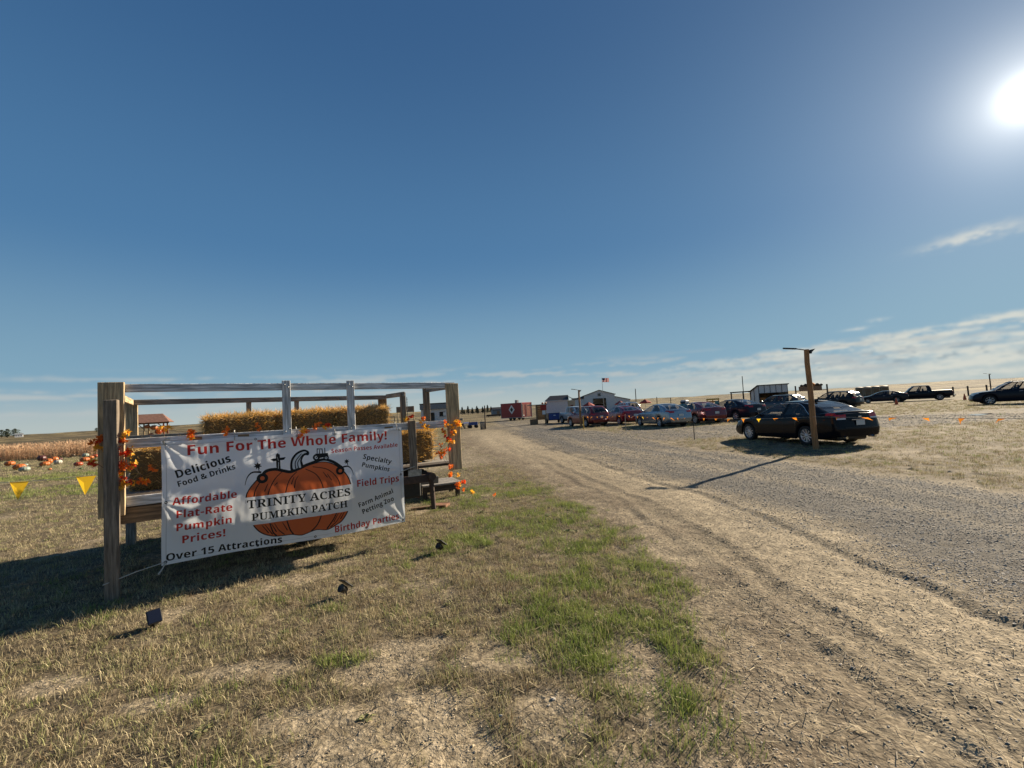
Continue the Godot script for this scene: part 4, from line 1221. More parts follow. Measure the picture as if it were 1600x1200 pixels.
	# solar spot lights
	var lab := ["black solar spotlight nearest the weathered post", "black solar spotlight in the middle of the lawn facing the banner", "black solar spotlight right of the banner in the greener grass"]
	var at := [Vector3(-3.13, 0, -3.72), Vector3(-1.70, 0, -4.21), Vector3(-0.97, 0, -5.33)]
	for k in 3:
		var turn: float = [0.9, 2.6, 2.5][k]
		var o := thing("solar_spotlight", lab[k], "spotlight", at[k], turn, "solar spotlights in the grass")
		tpart(o, "stake", [Vector3(0, -0.05, 0), Vector3(0, 0.07, 0)], [0.006, 0.009], M["black plastic"], 8)
		var til := Basis(Vector3.RIGHT, [0.9, 0.75, 0.7][k])
		bpart(o, "panel_case", Vector3(0, 0.115, 0.0), Vector3(0.10, 0.012, 0.12), M["black plastic"], 0.004, til)
		bpart(o, "solar_panel", Vector3(0, 0.115, 0) + til * Vector3(0, 0.0085, 0), Vector3(0.086, 0.003, 0.104), M["solar cell"], 0.0005, til)
		var hd := MB.new()
		hd.lathe([Vector2(0.0, -0.035), Vector2(0.03, -0.032), Vector2(0.036, 0.02), Vector2(0.04, 0.035), Vector2(0.034, 0.036), Vector2(0.0, 0.028)], 18, Transform3D(Basis(Vector3.RIGHT, -0.9), Vector3(0, 0.07, -0.03)))
		part(o, "lamp_head", hd.done(), M["black plastic"])

func build_objects() -> void:
	build_materials()
	build_wagon()
	build_banner()
	build_garlands()
	build_cars()
	build_yard()

# ---------------------------------------------------------------- cars
# A car points along -z. s runs from the nose (0) to the tail (len); below 0 and above len the surface folds over the end faces.
class Shape:
	var length := 4.85
	var width := 1.84
	var r := 0.33
	var front := 0.95
	var rear := 3.72
	var sill := 0.20
	var top := []        # hood, belt and deck line: Vector2(s, y)
	var low := []        # lower edge: Vector2(s, y)
	var gf := []         # windscreen: Vector2(t, s)
	var gr := []         # rear window: Vector2(t, s)
	var roof := 1.46
	var tuck := 0.24     # how far the roof is narrower than the belt, per side
	var posts := []      # pillar positions along the side, as shares
	var nose := 0.10
	var tail := 0.07
	var hatch := false

func tabv(tab: Array, s: float) -> float:
	if s <= tab[0].x: return tab[0].y
	for i in range(1, tab.size()):
		if s <= tab[i].x:
			var a: Vector2 = tab[i - 1]
			var b: Vector2 = tab[i]
			var p0: Vector2 = tab[maxi(i - 2, 0)]
			var p3: Vector2 = tab[mini(i + 1, tab.size() - 1)]
			var t := (s - a.x) / (b.x - a.x)
			var m0 := (b.y - p0.y) / maxf(b.x - p0.x, 0.001) * (b.x - a.x)
			var m1 := (p3.y - a.y) / maxf(p3.x - a.x, 0.001) * (b.x - a.x)
			var t2 := t * t
			var t3 := t2 * t
			return (2 * t3 - 3 * t2 + 1) * a.y + (t3 - 2 * t2 + t) * m0 * 0.6 + (-2 * t3 + 3 * t2) * b.y + (t3 - t2) * m1 * 0.6
	return tab[-1].y

const SEC := [[0.945, 0.0], [0.985, 0.10], [1.0, 0.36], [0.995, 0.60], [0.985, 0.74], [0.965, 0.88], [0.93, 0.965], [0.86, 1.0]]

func body_at(k: Shape, s: float, v: float) -> Vector3:
	# v 0..7 climbs the side, 7..10 crosses the top to the middle
	var f := 1.0
	var sc := clampf(s, 0.0, k.length)
	var z := sc - k.length * 0.5
	if s < 0.0:
		f = 1.0 + s
		z -= k.nose * (1.0 - f * f)
	elif s > k.length:
		f = 1.0 - (s - k.length)
		z += k.tail * (1.0 - f * f)
	var e := maxf(maxf(0.0, 1.0 - sc / 0.85), maxf(0.0, 1.0 - (k.length - sc) / 0.75))
	var w := k.width * 0.5 * (1.0 - 0.17 * pow(e, 2.2)) * f
	var yt := tabv(k.top, sc)
	var yb := tabv(k.low, sc)
	for ax in [k.front, k.rear]:
		var d := absf(sc - ax)
		var R: float = k.r * 1.16
		if d < R: yb = maxf(yb, k.r + sqrt(R * R - d * d))
	# end faces lean in towards the top and bottom
	var x := 0.0
	var y := 0.0
	if v <= 7.0:
		var i := mini(int(v), 6)
		var t := v - i
		x = lerpf(SEC[i][0], SEC[i + 1][0], t) * w
		y = yb + (yt - yb) * lerpf(SEC[i][1], SEC[i + 1][1], t)
	else:
		var t := (v - 7.0) / 3.0
		x = 0.86 * w * (1.0 - t)
		y = yt + 0.028 * sin(t * PI * 0.5) * (1.0 if s > 0.0 and s < k.length else 0.6)
	if e > 0.0:
		var fr := (y - 0.2) / maxf(yt - 0.2, 0.1)
		var lean := 0.10 * pow(e, 3.0) * (absf(fr - 0.42) * 1.5)
		z += lean * (1.0 if s < k.length * 0.5 else -1.0)
	return Vector3(x, y, z)

func patch(b: MB, k: Shape, side: float, s0: float, s1: float, ns: int, v0: float, v1: float, nv: int, off := 0.0) -> void:
	var ps := PackedVector3Array()
	var nn := PackedVector3Array()
	for j in nv + 1:
		for i in ns + 1:
			var s := lerpf(s0, s1, float(i) / ns)
			var v := lerpf(v0, v1, float(j) / nv)
			var p := body_at(k, s, v)
			var du := body_at(k, s + 0.012, v) - body_at(k, s - 0.012, v)
			var dv := body_at(k, s, minf(v + 0.06, 10.0)) - body_at(k, s, maxf(v - 0.06, 0.0))
			var n := dv.cross(du)
			n = n.normalized() if n.length_squared() > 1e-14 else Vector3.UP
			if n.dot(Vector3(p.x, p.y - 0.5, 0) + Vector3(0, 0, p.z * 0.15)) < 0.0 and absf(n.z) < 0.7: n = -n
			if absf(n.z) >= 0.7 and n.z * p.z < 0.0: n = -n
			p += n * off
			ps.append(Vector3(p.x * side, p.y, p.z))
			nn.append(Vector3(n.x * side, n.y, n.z))
	var base := b.v.size()
	for q in ps.size(): b.vert(ps[q], nn[q], Vector2(ps[q].z, ps[q].y))
	for j in nv:
		for i in ns:
			var a := base + j * (ns + 1) + i
			var t := [a, a + 1, a + ns + 2, a, a + ns + 2, a + ns + 1]
			if (b.v[t[1]] - b.v[t[0]]).cross(b.v[t[2]] - b.v[t[0]]).dot(b.n[a]) > 0.0: t = [a, a + ns + 2, a + 1, a, a + ns + 1, a + ns + 2]
			b.ix.append_array(t)

func cabin_at(k: Shape, u: float, t: float) -> Vector3:
	# u 0..1 windscreen from the middle, 1..2 front pillar, 2..3 side, 3..4 rear pillar, 4..5 rear window to the middle
	var sf := tabv(k.gf, t)
	var sr := tabv(k.gr, t)
	var wf := k.width * 0.5 * 0.90 - k.tuck * t
	var yb := tabv(k.top, clampf(lerpf(sf, sr, clampf((u - 1.0) / 3.0, 0.0, 1.0)), 0.0, k.length)) - 0.02
	var y := lerpf(yb, k.roof - 0.045 * absf(clampf((u - 2.5) / 2.0, -1.0, 1.0)) * 1.0, t)
	var x := 0.0
	var s := 0.0
	var bow := 0.16
	if u <= 1.0:
		x = u * (wf - 0.10)
		s = sf + bow * u * u * 0.8
	elif u <= 2.0:
		var q := u - 1.0
		x = wf - 0.10 + 0.10 * sin(q * PI * 0.5)
		s = sf + bow * 0.8 + 0.13 * (1.0 - cos(q * PI * 0.5))
	elif u <= 3.0:
		var q := u - 2.0
		x = wf + 0.02 * sin(q * PI)
		s = lerpf(sf + bow * 0.8 + 0.13, sr - 0.13 - 0.06, q)
	elif u <= 4.0:
		var q := u - 3.0
		x = wf - 0.12 * (1.0 - cos(q * PI * 0.5))
		s = sr - 0.19 + 0.13 * sin(q * PI * 0.5)
	else:
		var q := 5.0 - u
		x = q * (wf - 0.12)
		s = sr - 0.06 * q * q
	return Vector3(x, y, s - k.length * 0.5)

func cabin_patch(b: MB, k: Shape, side: float, u0: float, u1: float, nu: int, t0: float, t1: float, nt: int, off := 0.0) -> void:
	var base := b.v.size()
	for j in nt + 1:
		for i in nu + 1:
			var u := lerpf(u0, u1, float(i) / nu)
			var t := lerpf(t0, t1, float(j) / nt)
			var p := cabin_at(k, u, t)
			var du := cabin_at(k, minf(u + 0.03, 5.0), t) - cabin_at(k, maxf(u - 0.03, 0.0), t)
			var dt := cabin_at(k, u, minf(t + 0.04, 1.0)) - cabin_at(k, u, maxf(t - 0.04, 0.0))
			var n := du.cross(dt).normalized()
			var outw := Vector3(p.x, 0.15, (p.z + k.length * 0.5 - (tabv(k.gf, 0.5) + tabv(k.gr, 0.5)) * 0.5) * 0.4)
			if n.dot(outw) < 0.0: n = -n
			p += n * off
			b.vert(Vector3(p.x * side, p.y, p.z), Vector3(n.x * side, n.y, n.z), Vector2(u, t))
	for j in nt:
		for i in nu:
			var a := base + j * (nu + 1) + i
			var t := [a, a + 1, a + nu + 2, a, a + nu + 2, a + nu + 1]
			if (b.v[t[1]] - b.v[t[0]]).cross(b.v[t[2]] - b.v[t[0]]).dot(b.n[a]) > 0.0: t = [a, a + nu + 2, a + 1, a, a + nu + 1, a + nu + 2]
			b.ix.append_array(t)

var wheels := {}

func wheel(parent: Node3D, at: Vector3, r: float, side: float, spokes: int, rim_mat: Material) -> void:
	var key := "%.2f %d" % [r, spokes]
	if not wheels.has(key):
		var ty := MB.new()
		ty.lathe([Vector2(r * 0.66, -0.09), Vector2(r * 0.84, -0.108), Vector2(r * 0.95, -0.10), Vector2(r, -0.08), Vector2(r, 0.08), Vector2(r * 0.95, 0.10), Vector2(r * 0.84, 0.108), Vector2(r * 0.66, 0.09)], 32)
		var ri := MB.new()
		ri.lathe([Vector2(r * 0.58, -0.08), Vector2(r * 0.60, 0.06), Vector2(r * 0.66, 0.088), Vector2(r * 0.685, 0.094), Vector2(r * 0.69, 0.085)], 32)
		ri.lathe([Vector2(r * 0.17, 0.05), Vector2(r * 0.15, 0.085), Vector2(0.0, 0.09)], 16)
		for q in spokes:
			var a := TAU * q / spokes
			ri.box(Vector3(cos(a) * r * 0.40, 0.062, sin(a) * r * 0.40), Vector3(r * 0.5, 0.03, r * 0.11), 0.006, Basis(Vector3.UP, -a) * Basis(Vector3.BACK, 0.06))
		var br := MB.new()
		br.lathe([Vector2(0.0, 0.0), Vector2(r * 0.5, 0.0), Vector2(r * 0.5, -0.03), Vector2(0.0, -0.03)], 24)
		wheels[key] = [ty.done(), ri.done(), br.done()]
	var w := Node3D.new()
	w.name = "wheel"
	parent.add_child(w, true)
	w.transform = Transform3D(Basis(Vector3.BACK, -PI / 2 * side), at)
	part(w, "tyre", wheels[key][0], M["rubber"])
	part(w, "rim", wheels[key][1], rim_mat)
	part(w, "brake_disc", wheels[key][2], M["black steel"])

func sedan_shape() -> Shape:
	var k := Shape.new()
	k.top = [Vector2(0, 0.66), Vector2(0.25, 0.76), Vector2(0.8, 0.86), Vector2(1.35, 0.95), Vector2(1.7, 0.985), Vector2(2.6, 1.0), Vector2(3.6, 1.04), Vector2(4.1, 1.075), Vector2(4.6, 1.10), Vector2(4.78, 1.09), Vector2(4.85, 1.04)]
	k.low = [Vector2(0, 0.24), Vector2(0.4, 0.20), Vector2(1.4, 0.19), Vector2(3.2, 0.20), Vector2(4.3, 0.25), Vector2(4.85, 0.33)]
	k.gf = [Vector2(0, 1.14), Vector2(0.5, 1.64), Vector2(0.8, 1.98), Vector2(1.0, 2.32)]
	k.gr = [Vector2(0, 4.55), Vector2(0.5, 4.13), Vector2(0.8, 3.80), Vector2(1.0, 3.36)]
	k.roof = 1.48
	k.posts = [[0.03, 0.41], [0.47, 0.84]]
	return k

func suv_shape() -> Shape:
	var k := Shape.new()
	k.length = 4.6
	k.width = 1.86
	k.r = 0.36
	k.front = 0.90
	k.rear = 3.58
	k.top = [Vector2(0, 0.80), Vector2(0.2, 0.92), Vector2(0.8, 1.02), Vector2(1.25, 1.07), Vector2(2.0, 1.09), Vector2(3.6, 1.13), Vector2(4.3, 1.15), Vector2(4.55, 1.14), Vector2(4.6, 1.10)]
	k.low = [Vector2(0, 0.30), Vector2(0.4, 0.26), Vector2(3.4, 0.26), Vector2(4.6, 0.36)]
	k.gf = [Vector2(0, 1.12), Vector2(0.5, 1.5), Vector2(1.0, 1.98)]
	k.gr = [Vector2(0, 4.52), Vector2(0.5, 4.40), Vector2(1.0, 4.02)]
	k.roof = 1.69
	k.tuck = 0.20
	k.posts = [[0.03, 0.32], [0.36, 0.64], [0.68, 0.93]]
	k.hatch = true
	return k

func truck_shape() -> Shape:
	var k := Shape.new()
	k.length = 5.8
	k.width = 2.0
	k.r = 0.40
	k.front = 1.0
	k.rear = 4.55
	k.top = [Vector2(0, 1.0), Vector2(0.15, 1.10), Vector2(1.3, 1.17), Vector2(1.7, 1.2), Vector2(3.8, 1.22), Vector2(5.7, 1.22), Vector2(5.8, 1.20)]
	k.low = [Vector2(0, 0.42), Vector2(5.8, 0.48)]
	k.gf = [Vector2(0, 1.42), Vector2(0.5, 1.72), Vector2(1.0, 2.1)]
	k.gr = [Vector2(0, 3.95), Vector2(0.5, 3.90), Vector2(1.0, 3.78)]
	k.roof = 1.90
	k.tuck = 0.17
	k.nose = 0.05
	k.tail = 0.02
	k.posts = [[0.03, 0.46], [0.53, 0.93]]
	return k

func make_car(kind: String, called: String, label: String, category: String, at: Vector3, heading: float, paint: Color, scale_by := 1.0, near := false, metal := 0.35) -> Node3D:
	var k := suv_shape() if kind == "suv" else (truck_shape() if kind == "truck" else sedan_shape())
	var o := thing(called, label, category, Vector3(at.x, ground_y(at.x, at.z), at.z), deg_to_rad(heading), "vehicles in the gravel car park")
	o.scale = Vector3.ONE * scale_by
	var pm := mat("paint " + o.name, paint, 0.14 if metal < 0.3 else 0.26, metal)
	pm.clearcoat_enabled = true
	pm.clearcoat = 0.1 if metal < 0.3 else 0.5
	pm.metallic_specular = 0.24 if metal < 0.3 else 0.5
	pm.clearcoat_roughness = 0.08
	var L := k.length
	var body := MB.new()
	var hood := MB.new()
	var lid := MB.new()
	var fbump := MB.new()
	var rbump := MB.new()
	var h0 := tabv(k.gf, 0.0) + 0.05
	var d0 := tabv(k.gr, 0.0) - 0.1
	for sd in [1.0, -1.0]:
		patch(body, k, sd, 0.0, L, 96, 0.0, 7.0, 14)
		patch(hood, k, sd, 0.0, h0, 14, 7.0, 10.0, 4)
		patch(lid, k, sd, d0, L, 12, 7.0, 10.0, 4)
		patch(fbump, k, sd, -1.0, 0.0, 10, 0.0, 10.0, 14)
		patch(rbump, k, sd, L, L + 1.0, 10, 0.0, 10.0, 14)
	part(o, "body", body.done(), pm)
	part(o, "hood", hood.done(), pm)
	part(o, "trunk_lid" if kind != "truck" else "bed_cover", lid.done(), pm if kind != "truck" else M["black plastic"])
	part(o, "front_bumper", fbump.done(), pm)
	part(o, "rear_bumper", rbump.done(), pm)
	# under it
	bpart(o, "underbody", Vector3(0, k.r * 0.9, (L * 0.5 - L * 0.5)), Vector3(k.width * 0.60, k.r * 0.7, L * 0.9), M["black plastic"], 0.05)
	bpart(o, "floor", Vector3(0, k.r * 1.35, (tabv(k.gf, 0.0) + d0 - L) * 0.5), Vector3(k.width * 0.9, 0.05, d0 - tabv(k.gf, 0.0)), M["interior"], 0.01)
	for ax in [k.front, k.rear]:
		for sd in [1.0, -1.0]:
			var ww := MB.new()
			for q in 14:
				var a0 := PI * q / 14.0
				var a1 := PI * (q + 1) / 14.0
				var R := k.r * 1.17
				var x0: float = sd * k.width * 0.46
				var x1: float = sd * k.width * 0.30
				var zc: float = ax - L * 0.5
				ww.poly([Vector3(x0, k.r + sin(a0) * R, zc + cos(a0) * R), Vector3(x0, k.r + sin(a1) * R, zc + cos(a1) * R), Vector3(x1, k.r + sin(a1) * R, zc + cos(a1) * R), Vector3(x1, k.r + sin(a0) * R, zc + cos(a0) * R)], Vector3(0, -sin(a0), -cos(a0)))
				ww.poly([Vector3(x1, k.r * 0.6, zc), Vector3(x1, k.r + sin(a0) * R, zc + cos(a0) * R), Vector3(x1, k.r + sin(a1) * R, zc + cos(a1) * R)], Vector3(sd, 0, 0))
			part(o, "wheel_arch", ww.done(), M["black plastic"])
			wheel(o, Vector3(sd * (k.width * 0.5 - 0.125), k.r, ax - L * 0.5), k.r, sd, 10 if near else 7, M["rim alloy"])
	# cabin: pillars and roof in paint, windows of glass
	var shell := MB.new()
	var tb := 0.07
	var tt := 0.90
	for sd in [1.0, -1.0]:
		cabin_patch(shell, k, sd, 0.0, 5.0, 40, 0.0, tb, 1)
		cabin_patch(shell, k, sd, 0.0, 5.0, 40, tt, 1.0, 2)
		cabin_patch(shell, k, sd, 0.93, 2.0 + k.posts[0][0], 6, tb, tt, 8)
		cabin_patch(shell, k, sd, 2.0 + k.posts[-1][1], 4.08, 8, tb, tt, 8)
		for q in k.posts.size() - 1: cabin_patch(shell, k, sd, 2.0 + k.posts[q][1], 2.0 + k.posts[q + 1][0], 2, tb, tt, 8)
	part(o, "cabin_shell", shell.done(), pm)
	var roof := MB.new()
	var rows := 26
	var grid := func(i: int, j: int) -> Vector3:
		# strips between mirrored rim points
		var u := 5.0 * j / rows
		var p := cabin_at(k, u, 1.0)
		var f := float(i) / 10.0 * 2.0 - 1.0
		var rise := 0.035 * (1.0 - f * f) * minf(1.0, minf(u, 5.0 - u) * 1.2)
		return Vector3(p.x * f, p.y + rise, p.z)
	roof.grid(10, rows, grid)
	part(o, "roof", roof.done(), pm)
	var ws := MB.new()
	var rw := MB.new()
	for sd in [1.0, -1.0]:
		cabin_patch(ws, k, sd, 0.0, 0.93, 8, tb, tt, 8, -0.004)
		cabin_patch(rw, k, sd, 4.08, 5.0, 8, tb, tt, 8, -0.004)
	part(o, "windshield", ws.done(), M["car glass"])
	part(o, "rear_window", rw.done(), M["car glass"])
	for sd in [1.0, -1.0]:
		for q in k.posts:
			var sw := MB.new()
			cabin_patch(sw, k, sd, 2.0 + q[0], 2.0 + q[1], 10, tb, tt, 8, -0.006)
			part(o, "side_window", sw.done(), M["car glass"])
		if near or kind == "sedan":
			var tr := MB.new()
			var ps := []
			for q in 25:
				var u: float = lerpf(2.0 + k.posts[0][0], 2.0 + k.posts[-1][1], q / 24.0)
				var p := cabin_at(k, u, tt)
				ps.append(Vector3((p.x + 0.004) * sd, p.y, p.z))
			for q in 9:
				var p := cabin_at(k, 2.0 + k.posts[-1][1], lerpf(tt, tb, q / 8.0))
				ps.append(Vector3((p.x + 0.004) * sd, p.y, p.z))
			tr.tube(ps, 0.009, 5)
			part(o, "window_trim", tr.done(), M["chrome"])
		# mirror
		var mp := cabin_at(k, 2.02, 0.12)
		var mm := MB.new()
		mm.box(Vector3((mp.x + 0.13) * sd, mp.y + 0.05, mp.z - 0.03), Vector3(0.17, 0.13, 0.09), 0.035)
		mm.box(Vector3((mp.x + 0.04) * sd, mp.y + 0.0, mp.z - 0.03), Vector3(0.10, 0.03, 0.05), 0.008)
		part(o, "mirror", mm.done(), pm)
		# lamps wrap the corners
		var tl := MB.new()
		if kind == "sedan":
			patch(tl, k, sd, L - 0.34, L, 8, 5.0, 6.4, 4, 0.006)
			patch(tl, k, sd, L, L + 0.42, 6, 4.6, 6.3, 4, 0.006)
		elif kind == "suv":
			patch(tl, k, sd, L - 0.22, L, 6, 4.6, 6.5, 4, 0.006)
			patch(tl, k, sd, L, L + 0.30, 5, 4.6, 6.5, 4, 0.006)
		else:
			patch(tl, k, sd, L - 0.05, L, 2, 3.2, 6.2, 4, 0.006)
			patch(tl, k, sd, L, L + 0.14, 3, 3.2, 6.2, 4, 0.006)
		part(o, "taillight", tl.done(), M["lamp red"])
		if near:
			var rv := MB.new()
			patch(rv, k, sd, L, L + 0.40, 6, 4.15, 4.6, 2, 0.006)
			part(o, "reversing_light", rv.done(), M["lamp clear"])
		var hl := MB.new()
		patch(hl, k, sd, 0.05, 0.34, 6, 5.2, 6.6, 3, 0.005)
		patch(hl, k, sd, -0.38, 0.05, 6, 4.8, 6.4, 3, 0.005)
		part(o, "headlight", hl.done(), M["lamp clear"])
		# door gaps and handles
		var gap := MB.new()
		var fs := tabv(k.gf, 0.0) + 0.30
		var ms: float = lerpf(tabv(k.gf, 0.3), tabv(k.gr, 0.3), 0.46)
		var es: float = k.rear - 0.12 if kind != "truck" else 3.9
		for s in [fs, ms, es]:
			var ps := []
			for q in 15:
				var v := lerpf(1.0, 6.9, q / 14.0)
				var sx: float = s
				if s == es and kind != "truck": sx = s - 0.32 + 0.32 * sstep(1.0, 6.0, v)
				var p := body_at(k, sx, v)
				ps.append(Vector3((p.x - 0.001) * sd, p.y, p.z))
			gap.tube(ps, 0.0045, 4)
		part(o, "door_gap", gap.done(), M["black plastic"])
		for s in [ms - 0.22, es - 0.30]:
			var p := body_at(k, s, 4.7)
			bpart(o, "door_handle", Vector3((p.x + 0.012) * sd, p.y, p.z), Vector3(0.028, 0.028, 0.19), pm if near else M["chrome"], 0.01)
	# tail details
	var ty := tabv(k.top, L)
	var ry := lerpf(0.33, ty, 0.60) if kind == "sedan" else (lerpf(0.36, ty, 0.62) if kind == "suv" else lerpf(0.48, ty, 0.15))
	var zt := L * 0.5 + k.tail + 0.004
	bpart(o, "license_plate", Vector3(0, ry, zt - 0.012), Vector3(0.31, 0.155, 0.012), M["plate"], 0.003)
	if near:
		# worn raised figures as on the photographed plate
		bpart(o, "trunk_gap", Vector3(0, lerpf(0.33, ty, 0.40), zt - 0.016), Vector3(1.10, 0.010, 0.012), M["black plastic"], 0.002)
		bpart(o, "chrome_strip", Vector3(0, lerpf(0.33, ty, 0.74), zt - 0.010), Vector3(0.62, 0.022, 0.014), M["chrome"], 0.004)
		bpart(o, "emblem", Vector3(0, lerpf(0.33, ty, 0.86), zt - 0.016), Vector3(0.11, 0.05, 0.014), M["chrome"], 0.02)
		for x in [-0.52, 0.52]: tpart(o, "exhaust_tip", [Vector3(x, 0.30, zt - 0.25), Vector3(x, 0.295, zt - 0.03)], 0.042, M["chrome"], 14)
		var fin := MB.new()
		fin.tri(Vector3(-0.018, k.roof - 0.01, 0.75), Vector3(0.018, k.roof - 0.01, 0.75), Vector3(0, k.roof + 0.075, 0.98))
		fin.tri(Vector3(-0.018, k.roof - 0.01, 0.75), Vector3(-0.018, k.roof - 0.02, 1.0), Vector3(0, k.roof + 0.075, 0.98))
		fin.tri(Vector3(0.018, k.roof - 0.01, 0.75), Vector3(0.018, k.roof - 0.02, 1.0), Vector3(0, k.roof + 0.075, 0.98))
		fin.tri(Vector3(-0.018, k.roof - 0.02, 1.0), Vector3(0.018, k.roof - 0.02, 1.0), Vector3(0, k.roof + 0.075, 0.98))
		part(o, "antenna_fin", fin.done(), pm)
	# seats seen through the glass
	for q in ([[-0.38, 2.35], [0.38, 2.35], [-0.38, 3.25], [0.38, 3.25]] if kind != "truck" else [[-0.42, 2.5], [0.42, 2.5]]):
		var se := MB.new()
		var fl: float = k.r * 1.35
		se.box(Vector3(q[0], fl + 0.22, q[1] - L * 0.5 - 0.2), Vector3(0.5, 0.2, 0.5), 0.06)
		se.box(Vector3(q[0], fl + 0.5, q[1] - L * 0.5 + 0.08), Vector3(0.48, 0.62, 0.14), 0.06, Basis(Vector3.RIGHT, 0.28))
		se.box(Vector3(q[0], fl + 0.86, q[1] - L * 0.5 + 0.19), Vector3(0.26, 0.17, 0.10), 0.045, Basis(Vector3.RIGHT, 0.2))
		part(o, "seat", se.done(), M["interior"])
	bpart(o, "dashboard", Vector3(0, tabv(k.top, 1.6) - 0.09, tabv(k.gf, 0.2) - L * 0.5 + 0.42), Vector3(k.width * 0.78, 0.16, 0.5), M["interior"], 0.05)
	if kind == "suv":
		for x in [-0.58, 0.58]: tpart(o, "roof_rail", [Vector3(x, k.roof - 0.04, -0.15), Vector3(x, k.roof + 0.035, 0.0), Vector3(x, k.roof + 0.035, 1.4), Vector3(x, k.roof - 0.06, 1.6)], 0.016, M["black plastic"], 6)
	if kind == "truck":
		bpart(o, "bumper_bar", Vector3(0, 0.55, L * 0.5 + 0.08), Vector3(1.8, 0.18, 0.14), M["chrome"], 0.03)
	return o

func build_cars() -> void:
	make_car("sedan", "black_sedan", "large black sedan parked behind the wooden lamp post", "car", Vector3(9.68, 0, -14.8), 9.0, lin(0.008, 0.0085, 0.011), 0.92, true, 0.0)
	make_car("suv", "red_suv", "dark red hatchback at the left end of the front car row", "car", Vector3(5.86, 0, -34.6), 20.0, lin(0.16, 0.018, 0.02), 0.93)
	make_car("sedan", "red_sedan", "deep red sedan between the red hatchback and silver sedan", "car", Vector3(8.85, 0, -35.6), 13.0, lin(0.17, 0.012, 0.025), 0.97)
	make_car("sedan", "silver_sedan", "silver blue sedan nearest the stake in the front car row", "car", Vector3(9.90, 0, -29.0), 10.0, lin(0.25, 0.29, 0.33), 0.98, false, 0.7)
	make_car("sedan", "maroon_sedan", "maroon sedan right of the silver sedan", "car", Vector3(12.75, 0, -30.3), 10.0, lin(0.13, 0.010, 0.018), 0.97)
	make_car("sedan", "navy_sedan", "dark navy sedan between maroon sedan and large black sedan", "car", Vector3(16.1, 0, -32.0), 18.0, lin(0.016, 0.020, 0.032), 1.0, false, 0.0)
	make_car("suv", "grey_suv", "dark grey sport utility car in front of the white panel shed", "car", Vector3(23.2, 0, -37.9), 30.0, lin(0.05, 0.055, 0.062), 0.96)
	make_car("suv", "charcoal_suv", "charcoal sport utility car seen over the roof of the black sedan", "car", Vector3(31.6, 0, -42.6), 26.0, lin(0.022, 0.022, 0.024), 1.0, false, 0.0)
	make_car("sedan", "dark_sedan", "small dark sedan parked beside the brown portable toilets", "car", Vector3(47.3, 0, -55.2), 52.0, lin(0.02, 0.02, 0.028), 1.0, false, 0.0)
	make_car("truck", "black_pickup", "black pickup truck parked far right behind the orange cones", "pickup", Vector3(52.3, 0, -55.3), 52.0, lin(0.012, 0.013, 0.018), 1.0, false, 0.0)
	make_car("suv", "black_suv", "black sport utility car cut by the right edge of the picture", "car", Vector3(39.3, 0, -33.9), 52.0, lin(0.012, 0.014, 0.022), 1.02, false, 0.0)
	make_car("suv", "silver_suv", "pale silver sport utility car behind the deep red sedan", "car", Vector3(13.6, 0, -52.5), 12.0, lin(0.42, 0.44, 0.46), 1.06, false, 0.4)
	make_car("truck", "grey_pickup", "pale grey pickup truck facing the road behind the red hatchback", "pickup", Vector3(6.3, 0, -43.8), 205.0, lin(0.38, 0.40, 0.42), 0.86, false, 0.3)
	make_car("sedan", "pale_sedan", "pale silver car showing only a corner at the right edge", "car", Vector3(27.0, 0, -20.4), -58.0, lin(0.42, 0.42, 0.42), 1.0, false, 0.5)

# ---------------------------------------------------------------- the farm yard
func gp(x: float, z: float) -> Vector3:
	return Vector3(x, ground_y(x, z), z)

func sheet(parent: Node, called: String, ps: Array, m: Material, th := 0.02) -> MeshInstance3D:
	# slab of even thickness below a flat polygon
	var n: Vector3 = (ps[1] - ps[0]).cross(ps[2] - ps[0]).normalized()
	if n.y < 0.0: n = -n
	var b := MB.new()
	b.poly(ps, n)
	var lo := []
	for p in ps: lo.append(p - n * th)
	b.poly(lo, -n)
	var c := Vector3.ZERO
	for p in ps: c += p / ps.size()
	for k in ps.size():
		var q := (k + 1) % ps.size()
		b.poly([ps[k], ps[q], lo[q], lo[k]], (ps[k] + ps[q]) * 0.5 - c)
	return part(parent, called, b.done(), m)

